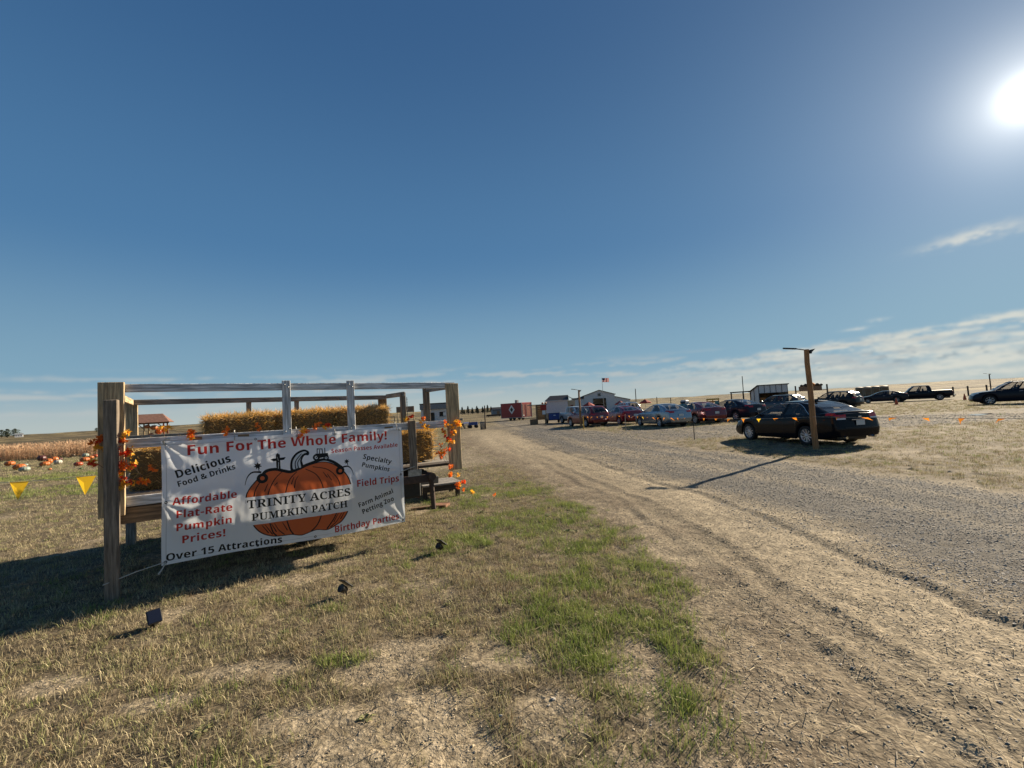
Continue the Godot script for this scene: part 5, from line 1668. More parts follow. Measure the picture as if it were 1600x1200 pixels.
func lamp_post(at: Vector3, label: String, h: float, arm_dir: Vector3, m: Material) -> void:
	var t := thing("lamp_post", label, "lamp post", at, 0.0, "wooden solar lamp posts")
	var ps := []
	var rs := []
	for k in 9:
		ps.append(Vector3(0.012 * sin(k * 1.7), -0.2 + (h + 0.2) * k / 8.0, 0.01 * cos(k * 2.1)))
		rs.append(0.080 - 0.0018 * k)
	tpart(t, "post", ps, rs, m, 14)
	var d := arm_dir.normalized()
	tpart(t, "arm", [Vector3(0, h - 0.06, 0) - d * 0.16, Vector3(0, h - 0.02, 0), Vector3(0, h + 0.05, 0) + d * 0.24], 0.016, M["black steel"], 8)
	var ba := Basis(d, Vector3.UP, d.cross(Vector3.UP)) * Basis(Vector3.BACK, 0.16)
	var head := bpart(t, "lamp_head", Vector3(0, h + 0.075, 0) + d * 0.40, Vector3(0.36, 0.032, 0.15), M["black plastic"], 0.012, ba)
	bpart(head, "solar_panel", Vector3(0, 0.0185, 0), Vector3(0.33, 0.004, 0.13), M["solar cell"], 0.001)
	bpart(head, "lens", Vector3(0, -0.018, 0), Vector3(0.26, 0.006, 0.10), M["lens white"], 0.002)
	var br := MB.new()
	br.tri(Vector3(0, h - 0.02, 0) - d * 0.08, Vector3(0, h - 0.14, 0) - d * 0.08, Vector3(0, h + 0.0, 0) - d * 0.22)
	br.box(Vector3(0, h - 0.08, 0) - d * 0.1, Vector3(0.05, 0.10, 0.05), 0.005)
	part(t, "bracket", br.done(), M["black steel"])

func pumpkin_mesh(ribs: int, squat: float) -> ArrayMesh:
	var b := MB.new()
	var f := func(i: int, j: int) -> Vector3:
		var a := TAU * i / 40.0
		var p := PI * j / 16.0
		var r := sin(p) * (1.0 - 0.10 * pow(absf(cos(a * ribs * 0.5)), 6.0))
		var y := -cos(p) * squat
		y -= 0.16 * exp(-r * r * 14.0) * signf(y)
		return Vector3(cos(a) * r, y + squat * 0.95, sin(a) * r) * 0.5
	b.grid(40, 16, f)
	return b.done()

func build_yard() -> void:
	# ---- lamp posts, stakes and the pennant line of the car park
	lamp_post(Vector3(8.64, 0, -12.5), "tall reddish wooden lamp post in front of the black sedan", 2.90, Vector3(-0.83, 0, -0.56), M["cedar post"])
	lamp_post(gp(5.06, -32.8), "slim wooden lamp post in front of the dark red hatchback", 2.86, Vector3(-1, 0, -0.1), M["cedar post"])
	lamp_post(gp(68.8, -62.0), "distant lamp post rising behind the black sport utility car", 3.05, Vector3(-0.7, 0, -0.7), M["dark wood"])
	lamp_post(gp(39.3, -63.0), "distant lamp post left of the brown arch sign", 2.3, Vector3(-0.8, 0, -0.5), M["dark wood"])
	var stakes := [["yellow painted stake in front of the dark red hatchback", gp(4.77, -29.84), 0.95, M["yellow plastic"], 0.035], ["short wooden stake left of the silver sedan", gp(6.46, -25.13), 1.0, M["grey wood"], 0.025], ["thin dark metal stake where the lane leaves the road", gp(7.20, -17.40), 0.92, M["black steel"], 0.018]]
	for s in stakes:
		var b := MB.new()
		b.tube([Vector3(0, -0.2, 0), Vector3(0.01, s[2], 0)], [s[4], s[4] * 0.85], 8)
		b.tube([Vector3(-0.04, s[2] * 0.93, 0), Vector3(0.04, s[2] * 0.93, 0)], 0.008, 6)
		var o := part(self, "stake", b.done(), s[3], Transform3D(Basis(), s[1]))
		tag(o, s[0], "stake", "stakes of the pennant line")
	var nodes := [gp(4.77, -29.84) + Vector3.UP * 0.9, gp(6.46, -25.13) + Vector3.UP * 0.93, gp(7.2, -17.4) + Vector3.UP * 0.88, Vector3(8.60, 0.94, -12.38), Vector3(10.28, 0.90, -8.72), Vector3(12.4, 0.9, -4.6)]
	var labs := ["pennant line from the yellow stake to the wooden stake", "pennant line from the wooden stake to the metal stake", "pennant line from the metal stake to the tall lamp post", "orange pennant line from the tall lamp post past the right picture edge", ""]
	for k in 4:
		var t := thing("pennant_line", labs[k], "pennant line", Vector3.ZERO, 0.0, "pennant lines round the car park")
		var a: Vector3 = nodes[k]
		var b: Vector3 = nodes[k + 1] if k < 3 else nodes[5]
		var ps := []
		for q in 25:
			var f := q / 24.0
			var p := a.lerp(b, f)
			if k == 3: p = a.lerp(nodes[4], f * 2.0) if f < 0.5 else nodes[4].lerp(b, f * 2.0 - 1.0)
			p.y -= 0.05 * sin(f * PI) * (1.0 if k < 3 else 0.3)
			ps.append(p)
		tpart(t, "cord", ps, 0.004, M["rope"], 5)
		var n := int(a.distance_to(b) / 0.62)
		for q in range(1, n):
			var f := float(q) / n
			var i := int(f * 24.0)
			var p: Vector3 = ps[i].lerp(ps[mini(i + 1, 24)], f * 24.0 - i)
			var d := (b - a).normalized() * rng.randf_range(0.05, 0.10)
			var w := Vector3(rng.randf_range(-0.12, 0.12), rng.randf_range(-0.13, -0.03), rng.randf_range(-0.12, 0.12))
			var m := MB.new()
			m.tri(p - d, p + d, p + w * 0.6 + d * 0.3)
			m.tri(p - d, p + w * 0.6 + d * 0.3, p + w + Vector3(0, -0.02, 0.03))
			part(t, "pennant", m.done(), M["orange pennant"] if rng.randf() < 0.72 else (M["white pennant"] if rng.randf() < 0.6 else M["yellow pennant"]))
	var pu := MB.new()
	var ring := []
	for k in 24:
		var a := TAU * k / 24.0
		ring.append(Vector3(cos(a) * (1.0 + 0.25 * sin(a * 3.0)), 0, sin(a) * (0.42 + 0.1 * cos(a * 2.0))))
	pu.poly(ring, Vector3.UP)
	var wm := mat("puddle water", lin(0.16, 0.14, 0.11), 0.03)
	wm.metallic_specular = 0.6
	part(self, "puddle_water", pu.done(), wm, Transform3D(Basis(Vector3.UP, 0.5), gp(24.85, -23.1) + Vector3.UP * 0.02)).set_meta("kind", "structure")
	# ---- cones
	var cone_lab := ["orange traffic cone in front of the small dark sedan", "orange traffic cone between the black pickup and black sport utility car"]
	var cone_at := [gp(39.6, -44.6), gp(50.66, -48.4)]
	for k in 2:
		var o := thing("traffic_cone", cone_lab[k], "traffic cone", cone_at[k], 0.4 * k, "orange cones")
		bpart(o, "base", Vector3(0, 0.02, 0), Vector3(0.42, 0.04, 0.42), M["orange plastic"], 0.01)
		var c := MB.new()
		c.lathe([Vector2(0.16, 0.04), Vector2(0.10, 0.35), Vector2(0.035, 0.72), Vector2(0.0, 0.73)], 18)
		part(o, "cone", c.done(), M["orange plastic"])
	# ---- portable toilets
	for k in 4:
		var x: float = 62.8 + k * 0.98
		var o := thing("portable_toilet", ["leftmost brown portable toilet of the row", "second brown portable toilet from the left of the row", "third brown portable toilet from the left of the row", "rightmost brown portable toilet of the row"][k], "portable toilet", gp(x, -78.0 + k * 0.62), -0.62, "row of portable toilets")
		bpart(o, "cabin", Vector3(0, 1.02, 0), Vector3(1.12, 2.0, 1.12), M["tan plastic"], 0.05)
		var rf := MB.new()
		rf.lathe([Vector2(0.80, 2.02), Vector2(0.74, 2.14), Vector2(0.45, 2.24), Vector2(0.0, 2.27)], 4, Transform3D(Basis(Vector3.UP, PI / 4), Vector3.ZERO))
		part(o, "roof", rf.done(), M["tan plastic"])
		bpart(o, "door", Vector3(0, 0.98, 0.57), Vector3(0.74, 1.75, 0.03), M["brown wood"], 0.01)
		bpart(o, "skid", Vector3(0, 0.03, 0), Vector3(1.2, 0.08, 1.2), M["dark wood"], 0.01)
	# ---- panel shed on the right
	var sh := thing("panel_shed", "white panelled open shed with black frame and sloping roof", "shed", gp(34.6, -58.0), -0.18)
	var blk: Material = M["black steel"]
	var wht: Material = M["white wall"]
	for k in 5:
		bpart(sh, "front_panel", Vector3(-1.4 + k * 0.70, 2.55, 1.2), Vector3(0.64, 1.02, 0.04), wht, 0.004)
	for k in 6: bpart(sh, "frame_post", Vector3(-1.75 + k * 0.70, (1.53 if k in [0, 5] else 2.55), 1.21), Vector3(0.06, 3.06 if k in [0, 5] else 1.02, 0.07), blk, 0.004)
	for y in [3.08, 2.03]: bpart(sh, "frame_rail", Vector3(0, y, 1.215), Vector3(3.56, 0.06, 0.08), blk, 0.004)
	var sw := MB.new()
	sw.poly([Vector3(-1.76, 0, 1.18), Vector3(-1.76, 3.05, 1.18), Vector3(-1.76, 2.3, -1.9), Vector3(-1.76, 0, -1.9)], Vector3.LEFT)
	sw.poly([Vector3(-1.72, 0, 1.18), Vector3(-1.72, 3.05, 1.18), Vector3(-1.72, 2.3, -1.9), Vector3(-1.72, 0, -1.9)], Vector3.RIGHT)
	part(sh, "side_wall", sw.done(), wht)
	var sw2 := MB.new()
	sw2.poly([Vector3(1.74, 0, 1.18), Vector3(1.74, 3.05, 1.18), Vector3(1.74, 2.3, -1.9), Vector3(1.74, 0, -1.9)], Vector3.RIGHT)
	part(sh, "side_wall", sw2.done(), wht)
	for z in [-1.9, -0.4]: bar(sh, "side_frame", Vector3(-1.79, 0, z), Vector3(-1.79, 2.4 + (z + 1.9) * 0.24, z), 0.06, 0.05, blk)
	bpart(sh, "back_wall", Vector3(0, 1.15, -1.92), Vector3(3.5, 2.3, 0.05), M["brown wood"])
	sheet(sh, "roof", [Vector3(-1.95, 3.16, 1.35), Vector3(1.95, 3.16, 1.35), Vector3(1.95, 2.34, -2.1), Vector3(-1.95, 2.34, -2.1)], M["dark roof"], 0.06)
	for q in [[-1.0, 0.5, "orange wood"], [0.1, 0.42, "brown wood"], [0.95, 0.55, "red wood"]]: bpart(sh, "stored_crate", Vector3(q[0], q[1] + 0.7, 0.2), Vector3(0.7, q[1], 0.5), M[q[2]])
	bpart(sh, "counter", Vector3(0, 0.68, 0.6), Vector3(3.3, 0.08, 0.6), M["brown wood"])
	var hf := thing("hitching_frame", "dark timber frame with one long rail left of the panelled shed", "frame", gp(31.9, -60.0), 0.0)
	for x in [-1.45, 0.2, 1.3]: bar(hf, "post", Vector3(x, -0.2, 0), Vector3(x, 2.45, 0), 0.12, 0.12, M["dark wood"])
	bar(hf, "rail", Vector3(-1.6, 2.38, 0), Vector3(1.45, 2.42, 0), 0.08, 0.16, M["dark wood"])
	var poles := [["tall thin dark pole beside the panelled shed", gp(31.65, -59.0), 4.55, 0.06], ["tall weathered pole behind the deep red sedan", gp(17.73, -62.0), 3.72, 0.07], ["short pole in the field right of the red umbrella", gp(23.4, -70.0), 2.5, 0.07], ["short far pole above the silver sedan roof", gp(29.3, -80.0), 2.3, 0.08], ["dark upright post beside the metal bin", gp(-2.66, -39.9), 2.2, 0.06]]
	for p in poles:
		var b := MB.new()
		b.tube([Vector3(0, -0.3, 0), Vector3(-0.02, p[2] * 0.5, 0), Vector3(0, p[2], 0)], [p[3], p[3] * 0.9, p[3] * 0.8], 8)
		b.tube([Vector3(-0.01, p[2] - 0.1, -0.08), Vector3(-0.01, p[2] - 0.1, 0.08)], 0.02, 6)
		var o := part(self, "pole", b.done(), M["dark wood"], Transform3D(Basis(), p[1]))
		tag(o, p[0], "pole")
	# ---- arch sign
	var ar := thing("arch_sign", "brown board sign on two dark posts behind the black sedan", "sign", gp(38.85, -56.0), -0.5)
	for x in [-1.7, 1.7]: bar(ar, "post", Vector3(x, -0.2, 0), Vector3(x, 2.75, 0), 0.16, 0.16, M["dark wood"])
	bpart(ar, "board", Vector3(-0.1, 2.35, 0.1), Vector3(2.5, 0.55, 0.06), M["sign board"])
	bar(ar, "rail", Vector3(-1.65, 2.05, 0), Vector3(1.65, 2.05, 0), 0.1, 0.08, M["dark wood"])
	for q in [[-1.0, 0.26], [-0.55, 0.36], [0.1, 0.5], [0.7, 0.34], [1.1, 0.24]]:
		var b := MB.new()
		b.lathe([Vector2(0.0, -q[1] * 0.6), Vector2(q[1] * 0.7, -q[1] * 0.3), Vector2(q[1] * 0.8, q[1] * 0.2), Vector2(q[1] * 0.3, q[1] * 0.6), Vector2(0.0, q[1] * 0.7)], 12, Transform3D(Basis().scaled(Vector3(1, 1, 0.3)), Vector3(q[0], 2.66 + q[1] * 0.2, 0.1)))
		part(ar, "cut_out_shape", b.done(), M["dark wood"] if q[1] < 0.5 else M["orange wood"])
	# ---- fence posts far right
	for k in 4:
		var x: float = [65.4, 67.6, 70.4, 60.9][k]
		var o := bpart(self, "fence_post", gp(x, -64.0) + Vector3.UP * 0.72, Vector3(0.16, 1.5, 0.16), M["dark wood"], 0.02)
		tag(o, ["fence post just right of the black pickup", "fence post midway between pickup and black sport utility car", "fence post nearest the black sport utility car", "fence post half hidden behind the black pickup bed"][k], "fence post", "far fence posts")
	var fw := thing("fence_wire", "thin rail joining the far fence posts beside the pickup", "fence rail", Vector3.ZERO)
	tpart(fw, "wire", [gp(60.9, -64.0) + Vector3.UP * 1.2, gp(74.0, -64.0) + Vector3.UP * 1.2], 0.02, M["dark wood"], 5)
	# ---- play things
	var pl := thing("climbing_toy", "yellow and orange slatted play frame in the field", "play frame", gp(28.73, -62.0), -0.3)
	for x in [-0.75, 0.0, 0.75]: bpart(pl, "post", Vector3(x, 0.85, 0), Vector3(0.12, 1.7, 0.12), M["orange wood"])
	for y in [0.9, 1.25, 1.6]: bpart(pl, "slat", Vector3(0, y, 0.09), Vector3(1.7, 0.2, 0.04), M["yellow plastic"] if y != 1.25 else M["orange wood"])
	bpart(pl, "side_panel", Vector3(0.5, 1.1, 0.14), Vector3(0.5, 0.5, 0.03), M["teal plastic"])
	var cs := thing("play_car", "teal and white ride on toy truck behind the maroon sedan", "toy truck", gp(24.8, -62.0), 0.6)
	bpart(cs, "body", Vector3(0, 0.85, 0), Vector3(1.9, 0.6, 1.1), M["teal plastic"], 0.12)
	bpart(cs, "cab", Vector3(-0.2, 1.4, 0), Vector3(0.9, 0.6, 1.0), M["white wall"], 0.15)
	bpart(cs, "windscreen", Vector3(-0.66, 1.42, 0), Vector3(0.03, 0.4, 0.8), M["window pane"], 0.005, Basis(Vector3.BACK, -0.3))
	for q in [Vector3(-0.6, 0.35, 0.5), Vector3(0.6, 0.35, 0.5), Vector3(-0.6, 0.35, -0.5), Vector3(0.6, 0.35, -0.5)]:
		var b := MB.new()
		b.lathe([Vector2(0, -0.1), Vector2(0.3, -0.1), Vector2(0.35, 0), Vector2(0.3, 0.1), Vector2(0, 0.1)], 18, Transform3D(Basis(Vector3.RIGHT, PI / 2), q))
		part(cs, "wheel", b.done(), M["rubber"])
	# ---- umbrellas
	var ul := ["red umbrella standing alone right of the weathered pole", "red umbrella over the roof of the pale silver car", "pink red umbrella beside the slim lamp post"]
	var ua := [gp(15.96, -52.0), gp(13.9, -56.0), gp(8.75, -50.0)]
	for k in 3:
		var o := thing("patio_umbrella", ul[k], "umbrella", ua[k], 0.3 * k, "red umbrellas")
		o.scale = Vector3(0.62, 0.97, 0.62)
		tpart(o, "pole", [Vector3(0, -0.1, 0), Vector3(0, 2.1, 0)], 0.025, M["galvanised"], 8)
		var c := MB.new()
		for q in 8:
			var a0 := TAU * q / 8.0
			var a1 := TAU * (q + 1) / 8.0
			var p0 := Vector3(cos(a0) * 1.15, 1.72, sin(a0) * 1.15)
			var p1 := Vector3(cos(a1) * 1.15, 1.72, sin(a1) * 1.15)
			c.tri(p0, p1, Vector3(0, 2.14, 0), Vector3.UP)
			c.poly([p0, p1, p1 - Vector3.UP * 0.13, p0 - Vector3.UP * 0.13], p0 + p1)
		part(o, "canopy", c.done(), M["red cloth"])
		part(o, "base", boxm(Vector3(0.5, 0.1, 0.5), 0.03), M["black plastic"], Transform3D(Basis(), Vector3(0, 0.05, 0)))
	# ---- red food trailer
	var ft := thing("food_trailer", "red enclosed trailer with a white diamond emblem and roof vent", "trailer", gp(0.45, -70.4), -0.75)
	bpart(ft, "body", Vector3(0, 1.62, 0), Vector3(4.6, 2.35, 2.4), M["red panel"], 0.04)
	for q in [Vector3(-2.3, 1.62, 1.2), Vector3(2.3, 1.62, 1.2), Vector3(2.3, 1.62, -1.2)]: bpart(ft, "corner_trim", q, Vector3(0.07, 2.36, 0.07), M["galvanised"], 0.01)
	for q in [[-0.32, 0.95], [0.75, 0.55]]: bpart(ft, "rear_door", Vector3(2.315, 1.55, q[0] * 1.1), Vector3(0.03, 1.95, q[1]), M["red wood"], 0.008)
	for q in [-0.86, 0.24, 1.03]: bpart(ft, "door_trim", Vector3(2.335, 1.55, q), Vector3(0.02, 2.0, 0.04), M["galvanised"], 0.004)
	bpart(ft, "license_plate", Vector3(2.34, 0.75, 0.85), Vector3(0.02, 0.16, 0.32), M["plate"], 0.003)
	var dm := MB.new()
	dm.poly([Vector3(0.1, 1.0, 1.215), Vector3(0.75, 1.75, 1.215), Vector3(0.1, 2.5, 1.215), Vector3(-0.55, 1.75, 1.215)], Vector3.BACK)
	var em := part(ft, "emblem", dm.done(), M["lens white"])
	var d2 := MB.new()
	d2.poly([Vector3(0.1, 1.35, 1.222), Vector3(0.45, 1.75, 1.222), Vector3(0.1, 2.15, 1.222), Vector3(-0.25, 1.75, 1.222)], Vector3.BACK)
	part(em, "dark_centre", d2.done(), M["black plastic"])
	bpart(ft, "roof_vent", Vector3(0.3, 3.02, 0.1), Vector3(0.45, 0.5, 0.45), M["galvanised"], 0.03)
	bpart(ft, "sill", Vector3(0, 0.42, 0), Vector3(4.62, 0.10, 2.42), M["galvanised"], 0.01)
	for q in [Vector3(-0.35, 0.33, 1.05), Vector3(0.45, 0.33, 1.05), Vector3(-0.35, 0.33, -1.05), Vector3(0.45, 0.33, -1.05)]:
		var b := MB.new()
		b.lathe([Vector2(0, -0.1), Vector2(0.28, -0.1), Vector2(0.33, 0), Vector2(0.28, 0.1), Vector2(0, 0.1)], 20, Transform3D(Basis(Vector3.RIGHT, PI / 2), q))
		part(ft, "wheel", b.done(), M["rubber"])
	bar(ft, "drawbar", Vector3(-2.3, 0.45, 0), Vector3(-3.6, 0.45, 0), 0.12, 0.12, M["black steel"])
	bpart(ft, "jack", Vector3(2.1, 0.18, 0.9), Vector3(0.12, 0.42, 0.12), M["black steel"])
	# ---- photo wall tower
	var tw := thing("photo_backdrop", "orange plank wall between two brown posts with pumpkins on top", "photo wall", gp(2.95, -45.0), 0.0)
	for x in [-0.55, 0.35]: bar(tw, "post", Vector3(x, -0.1, 0), Vector3(x, 2.05, 0), 0.16, 0.16, M["brown wood"])
	for k in 8: bpart(tw, "plank", Vector3(-0.12, 0.55 + k * 0.2, -0.05), Vector3(0.76, 0.185, 0.04), M["orange wood"])
	bar(tw, "top_rail", Vector3(-1.5, 2.02, 0), Vector3(0.6, 2.02, 0), 0.06, 0.08, M["grey wood"])
	bpart(tw, "scarecrow_board", Vector3(0.18, 1.72, 0.12), Vector3(0.62, 0.55, 0.03), M["red cloth"])
	bpart(tw, "white_board", Vector3(0.2, 1.2, 0.12), Vector3(0.34, 0.42, 0.03), M["lens white"])
	for q in [0.12, 0.42]:
		var pm := part(tw, "small_pumpkin", pumpkin_mesh(10, 0.8), M["orange skin"], Transform3D(Basis().scaled(Vector3.ONE * 0.26), Vector3(q, 2.06, 0)))
		pm.name = "small_pumpkin" if q < 0.2 else "small_pumpkin_001"
	bpart(tw, "planter_box", Vector3(-0.95, 0.3, 0.25), Vector3(0.7, 0.55, 0.5), M["brown wood"])
	var db := thing("utility_trailer", "dark blue black box trailer beside the photo wall", "trailer", gp(4.12, -46.2), 0.12)
	bpart(db, "box", Vector3(0, 0.72, 0), Vector3(1.3, 0.78, 2.2), M["black plastic"], 0.03)
	bpart(db, "tailgate", Vector3(0, 0.72, 1.115), Vector3(1.22, 0.66, 0.03), M["blue plastic"], 0.01)
	bpart(db, "badge", Vector3(0, 0.85, 1.135), Vector3(0.22, 0.08, 0.012), M["lens white"], 0.004)
	for x in [-0.62, 0.62]:
		var b := MB.new()
		b.lathe([Vector2(0, -0.08), Vector2(0.24, -0.08), Vector2(0.28, 0), Vector2(0.24, 0.08), Vector2(0, 0.08)], 18, Transform3D(Basis(Vector3.BACK, PI / 2), Vector3(x, 0.28, 0.2)))
		part(db, "wheel", b.done(), M["rubber"])
	# ---- bin and carts on the left of the road
	var tc := thing("metal_bin", "small galvanised metal bin beside the dark upright post", "bin", gp(-2.95, -39.9))
	var bn := MB.new()
	bn.lathe([Vector2(0.0, 0.0), Vector2(0.20, 0.0), Vector2(0.24, 0.62), Vector2(0.25, 0.64), Vector2(0.23, 0.65), Vector2(0.22, 0.10), Vector2(0.0, 0.08)], 20)
	part(tc, "drum", bn.done(), M["galvanised"])
	var bl := MB.new()
	bl.lathe([Vector2(0.26, 0.64), Vector2(0.2, 0.70), Vector2(0.0, 0.72)], 20)
	part(tc, "lid", bl.done(), M["black plastic"])
	for k in 3:
		var o := thing("pull_cart", ["blue pull cart closest to the metal bin", "middle blue pull cart of the three on the verge", "blue pull cart partly behind the wagon post"][k], "cart", gp(-4.3 - k * 0.95, -45.0 - 0.4 * k), 0.3 + 0.7 * k, "blue pull carts")
		bpart(o, "tub", Vector3(0, 0.42, 0), Vector3(0.9, 0.22, 0.5), M["blue plastic"] if k != 1 else M["black steel"], 0.03)
		bpart(o, "rack", Vector3(0, 0.58, 0.24), Vector3(0.9, 0.12, 0.03), M["blue plastic"], 0.01)
		for q in [Vector3(-0.32, 0.17, 0.28), Vector3(0.32, 0.17, 0.28), Vector3(-0.32, 0.17, -0.28), Vector3(0.32, 0.17, -0.28)]:
			var b := MB.new()
			b.lathe([Vector2(0, -0.04), Vector2(0.15, -0.04), Vector2(0.17, 0), Vector2(0.15, 0.04), Vector2(0, 0.04)], 16, Transform3D(Basis(Vector3.RIGHT, PI / 2), q))
			part(o, "wheel", b.done(), M["rubber"])
		tpart(o, "handle", [Vector3(0.45, 0.35, 0), Vector3(0.85, 0.6, 0), Vector3(0.95, 0.8, 0)], 0.015, M["black steel"], 6)
	# ---- white shed left of the barn
	var ws := thing("white_shed", "low white shed with dark roof left of the barn", "shed", gp(8.3, -82.0), -0.1)
	bpart(ws, "wall", Vector3(0, 1.5, 0), Vector3(4.1, 3.0, 3.6), wht, 0.01)
	sheet(ws, "roof_slope", [Vector3(-2.25, 3.0, 2.0), Vector3(2.25, 3.0, 2.0), Vector3(2.25, 3.95, 0), Vector3(-1.2, 3.95, 0)], M["dark roof"], 0.06)
	sheet(ws, "roof_slope", [Vector3(-2.25, 3.0, -2.0), Vector3(2.25, 3.0, -2.0), Vector3(2.25, 3.95, 0), Vector3(-1.2, 3.95, 0)], M["dark roof"], 0.06)
	sheet(ws, "roof_slope", [Vector3(-2.25, 3.0, -2.0), Vector3(-2.25, 3.0, 2.0), Vector3(-1.2, 3.95, 0)], M["dark roof"], 0.06)
	var gb := MB.new()
	gb.poly([Vector3(2.06, 2.98, 1.8), Vector3(2.06, 2.98, -1.8), Vector3(2.06, 3.86, 0)], Vector3.RIGHT)
	part(ws, "gable", gb.done(), M["cream wall"])
	bpart(ws, "gutter", Vector3(0, 2.97, 2.03), Vector3(4.4, 0.08, 0.08), M["lens white"], 0.01)
	bpart(ws, "cream_annex", Vector3(2.75, 1.45, 0.3), Vector3(1.3, 2.9, 2.6), M["cream wall"], 0.01)
	sheet(ws, "annex_roof", [Vector3(2.08, 3.75, 1.7), Vector3(3.5, 2.95, 1.7), Vector3(3.5, 2.95, -1.1), Vector3(2.08, 3.75, -1.1)], M["galvanised"], 0.05)
	bpart(ws, "window", Vector3(2.8, 1.7, 1.61), Vector3(0.5, 0.6, 0.04), M["window pane"], 0.005)
	# ---- barn
	var bn2 := thing("white_barn", "white gabled barn with a dark open doorway and side lean-tos", "barn", gp(20.9, -104.0), -0.12)
	var fw2 := MB.new()
	var H := 4.0
	# front wall built round the doorway
	for r in [[-3.65, -1.45, 0.0, H], [1.45, 3.65, 0.0, H], [-1.45, 1.45, 3.05, H]]:
		fw2.box(Vector3((r[0] + r[1]) * 0.5, (r[2] + r[3]) * 0.5, 0), Vector3(r[1] - r[0], r[3] - r[2], 0.12))
	fw2.poly([Vector3(-3.65, H, 0.06), Vector3(3.65, H, 0.06), Vector3(0, 5.12, 0.06)], Vector3.BACK)
	part(bn2, "front_wall", fw2.done(), wht)
	for x in [-3.6, 3.6]: bpart(bn2, "side_wall", Vector3(x, H * 0.5, -6.0), Vector3(0.12, H, 11.9), wht, 0.01)
	bpart(bn2, "back_wall", Vector3(0, H * 0.5, -12.0), Vector3(7.3, H, 0.12), wht, 0.01)
	sheet(bn2, "roof_slope", [Vector3(-3.95, H + 0.0, 0.35), Vector3(0, 5.25, 0.35), Vector3(0, 5.25, -12.2), Vector3(-3.95, H + 0.0, -12.2)], M["dark roof"], 0.10)
	sheet(bn2, "roof_slope", [Vector3(3.95, H + 0.0, 0.35), Vector3(0, 5.25, 0.35), Vector3(0, 5.25, -12.2), Vector3(3.95, H + 0.0, -12.2)], M["dark roof"], 0.10)
	var lw := MB.new()
	lw.poly([Vector3(3.68, 0, -0.1), Vector3(7.2, 0, -0.1), Vector3(7.2, 2.45, -0.1), Vector3(3.68, 3.35, -0.1)], Vector3.BACK)
	part(bn2, "lean_to_wall", lw.done(), wht)
	sheet(bn2, "lean_to_roof", [Vector3(3.68, 3.5, 0.15), Vector3(7.4, 2.55, 0.15), Vector3(7.4, 2.55, -11.5), Vector3(3.68, 3.5, -11.5)], M["dark roof"], 0.08)
	var lw2 := MB.new()
	lw2.poly([Vector3(-3.68, 0, -0.1), Vector3(-6.4, 0, -0.1), Vector3(-6.4, 3.2, -0.1), Vector3(-3.68, 3.3, -0.1)], Vector3.BACK)
	part(bn2, "lean_to_wall", lw2.done(), wht)
	sheet(bn2, "lean_to_roof", [Vector3(-3.68, 4.05, -1.5), Vector3(-6.6, 3.25, 0.15), Vector3(-3.68, 3.4, 0.15)], M["dark roof"], 0.05)
	bpart(bn2, "lean_to_roof", Vector3(-5.05, 3.42, -5.5), Vector3(3.0, 0.3, 10.5), M["dark roof"])
	bpart(bn2, "door_frame", Vector3(0, 3.1, 0.09), Vector3(3.1, 0.16, 0.08), blk)
	for x in [-1.5, 1.5]: bpart(bn2, "door_frame", Vector3(x, 1.55, 0.09), Vector3(0.12, 3.1, 0.08), blk)
	var wn := bpart(bn2, "loft_window", Vector3(0, 4.05, 0.10), Vector3(0.72, 0.72, 0.05), M["grey wall"])
	bpart(wn, "pane", Vector3(0, 0, 0.03), Vector3(0.56, 0.56, 0.012), M["window pane"], 0.002)
	bpart(bn2, "stored_hay", Vector3(0.2, 0.9, -6.0), Vector3(2.2, 1.8, 2.0), M["hay"], 0.1)
	# ---- flag
	var fl := thing("flag_pole", "flag pole with a striped flag flying above the barn", "flag pole", gp(21.0, -100.0))
	tpart(fl, "pole", [Vector3(0, -0.3, 0), Vector3(0, 7.9, 0)], [0.06, 0.04], M["galvanised"], 8)
	var fd := PackedByteArray()
	for y in 26:
		for x in 48:
			var c := Color(0.62, 0.09, 0.12) if (y / 2) % 2 == 0 else Color(0.85, 0.84, 0.82)
			if x < 20 and y < 14: c = Color(0.08, 0.09, 0.22) if (x % 4 != 1 or y % 4 != 1) else Color(0.85, 0.85, 0.85)
			fd.append_array([int(c.r * 255), int(c.g * 255), int(c.b * 255)])
	var fm := mat("flag cloth", Color.WHITE, 0.8)
	fm.albedo_texture = ImageTexture.create_from_image(Image.create_from_data(48, 26, false, Image.FORMAT_RGB8, fd))
	fm.backlight_enabled = true
	fm.backlight = Color(0.7, 0.7, 0.7)
	var fb := MB.new()
	var fs := func(i: int, j: int) -> Vector3: return Vector3(0.05 + 1.55 * i / 20.0, 7.8 - 0.95 * j / 10.0 - 0.06 * i / 20.0, 0.12 * sin(i * 0.7 + j * 0.1))
	fb.grid(20, 10, fs)
	part(fl, "flag", fb.done(), fm)
	# ---- small white hut and notice board beyond the wagon
	var hut := thing("white_hut", "small white hut with blue dark roof seen through the wagon end", "hut", gp(-13.6, -75.5), 0.12)
	# hollow hut: front wall built round its doorway and window opening
	var hf2 := MB.new()
	for r in [[-2.45, -0.92, 0.0, 2.6], [-0.92, -0.18, 2.05, 2.6], [-0.18, 0.65, 0.0, 2.6], [0.65, 1.75, 0.0, 1.3], [0.65, 1.75, 2.1, 2.6], [1.75, 2.45, 0.0, 2.6]]:
		hf2.box(Vector3((r[0] + r[1]) * 0.5, (r[2] + r[3]) * 0.5, 1.45), Vector3(r[1] - r[0], r[3] - r[2], 0.10))
	part(hut, "front_wall", hf2.done(), wht)
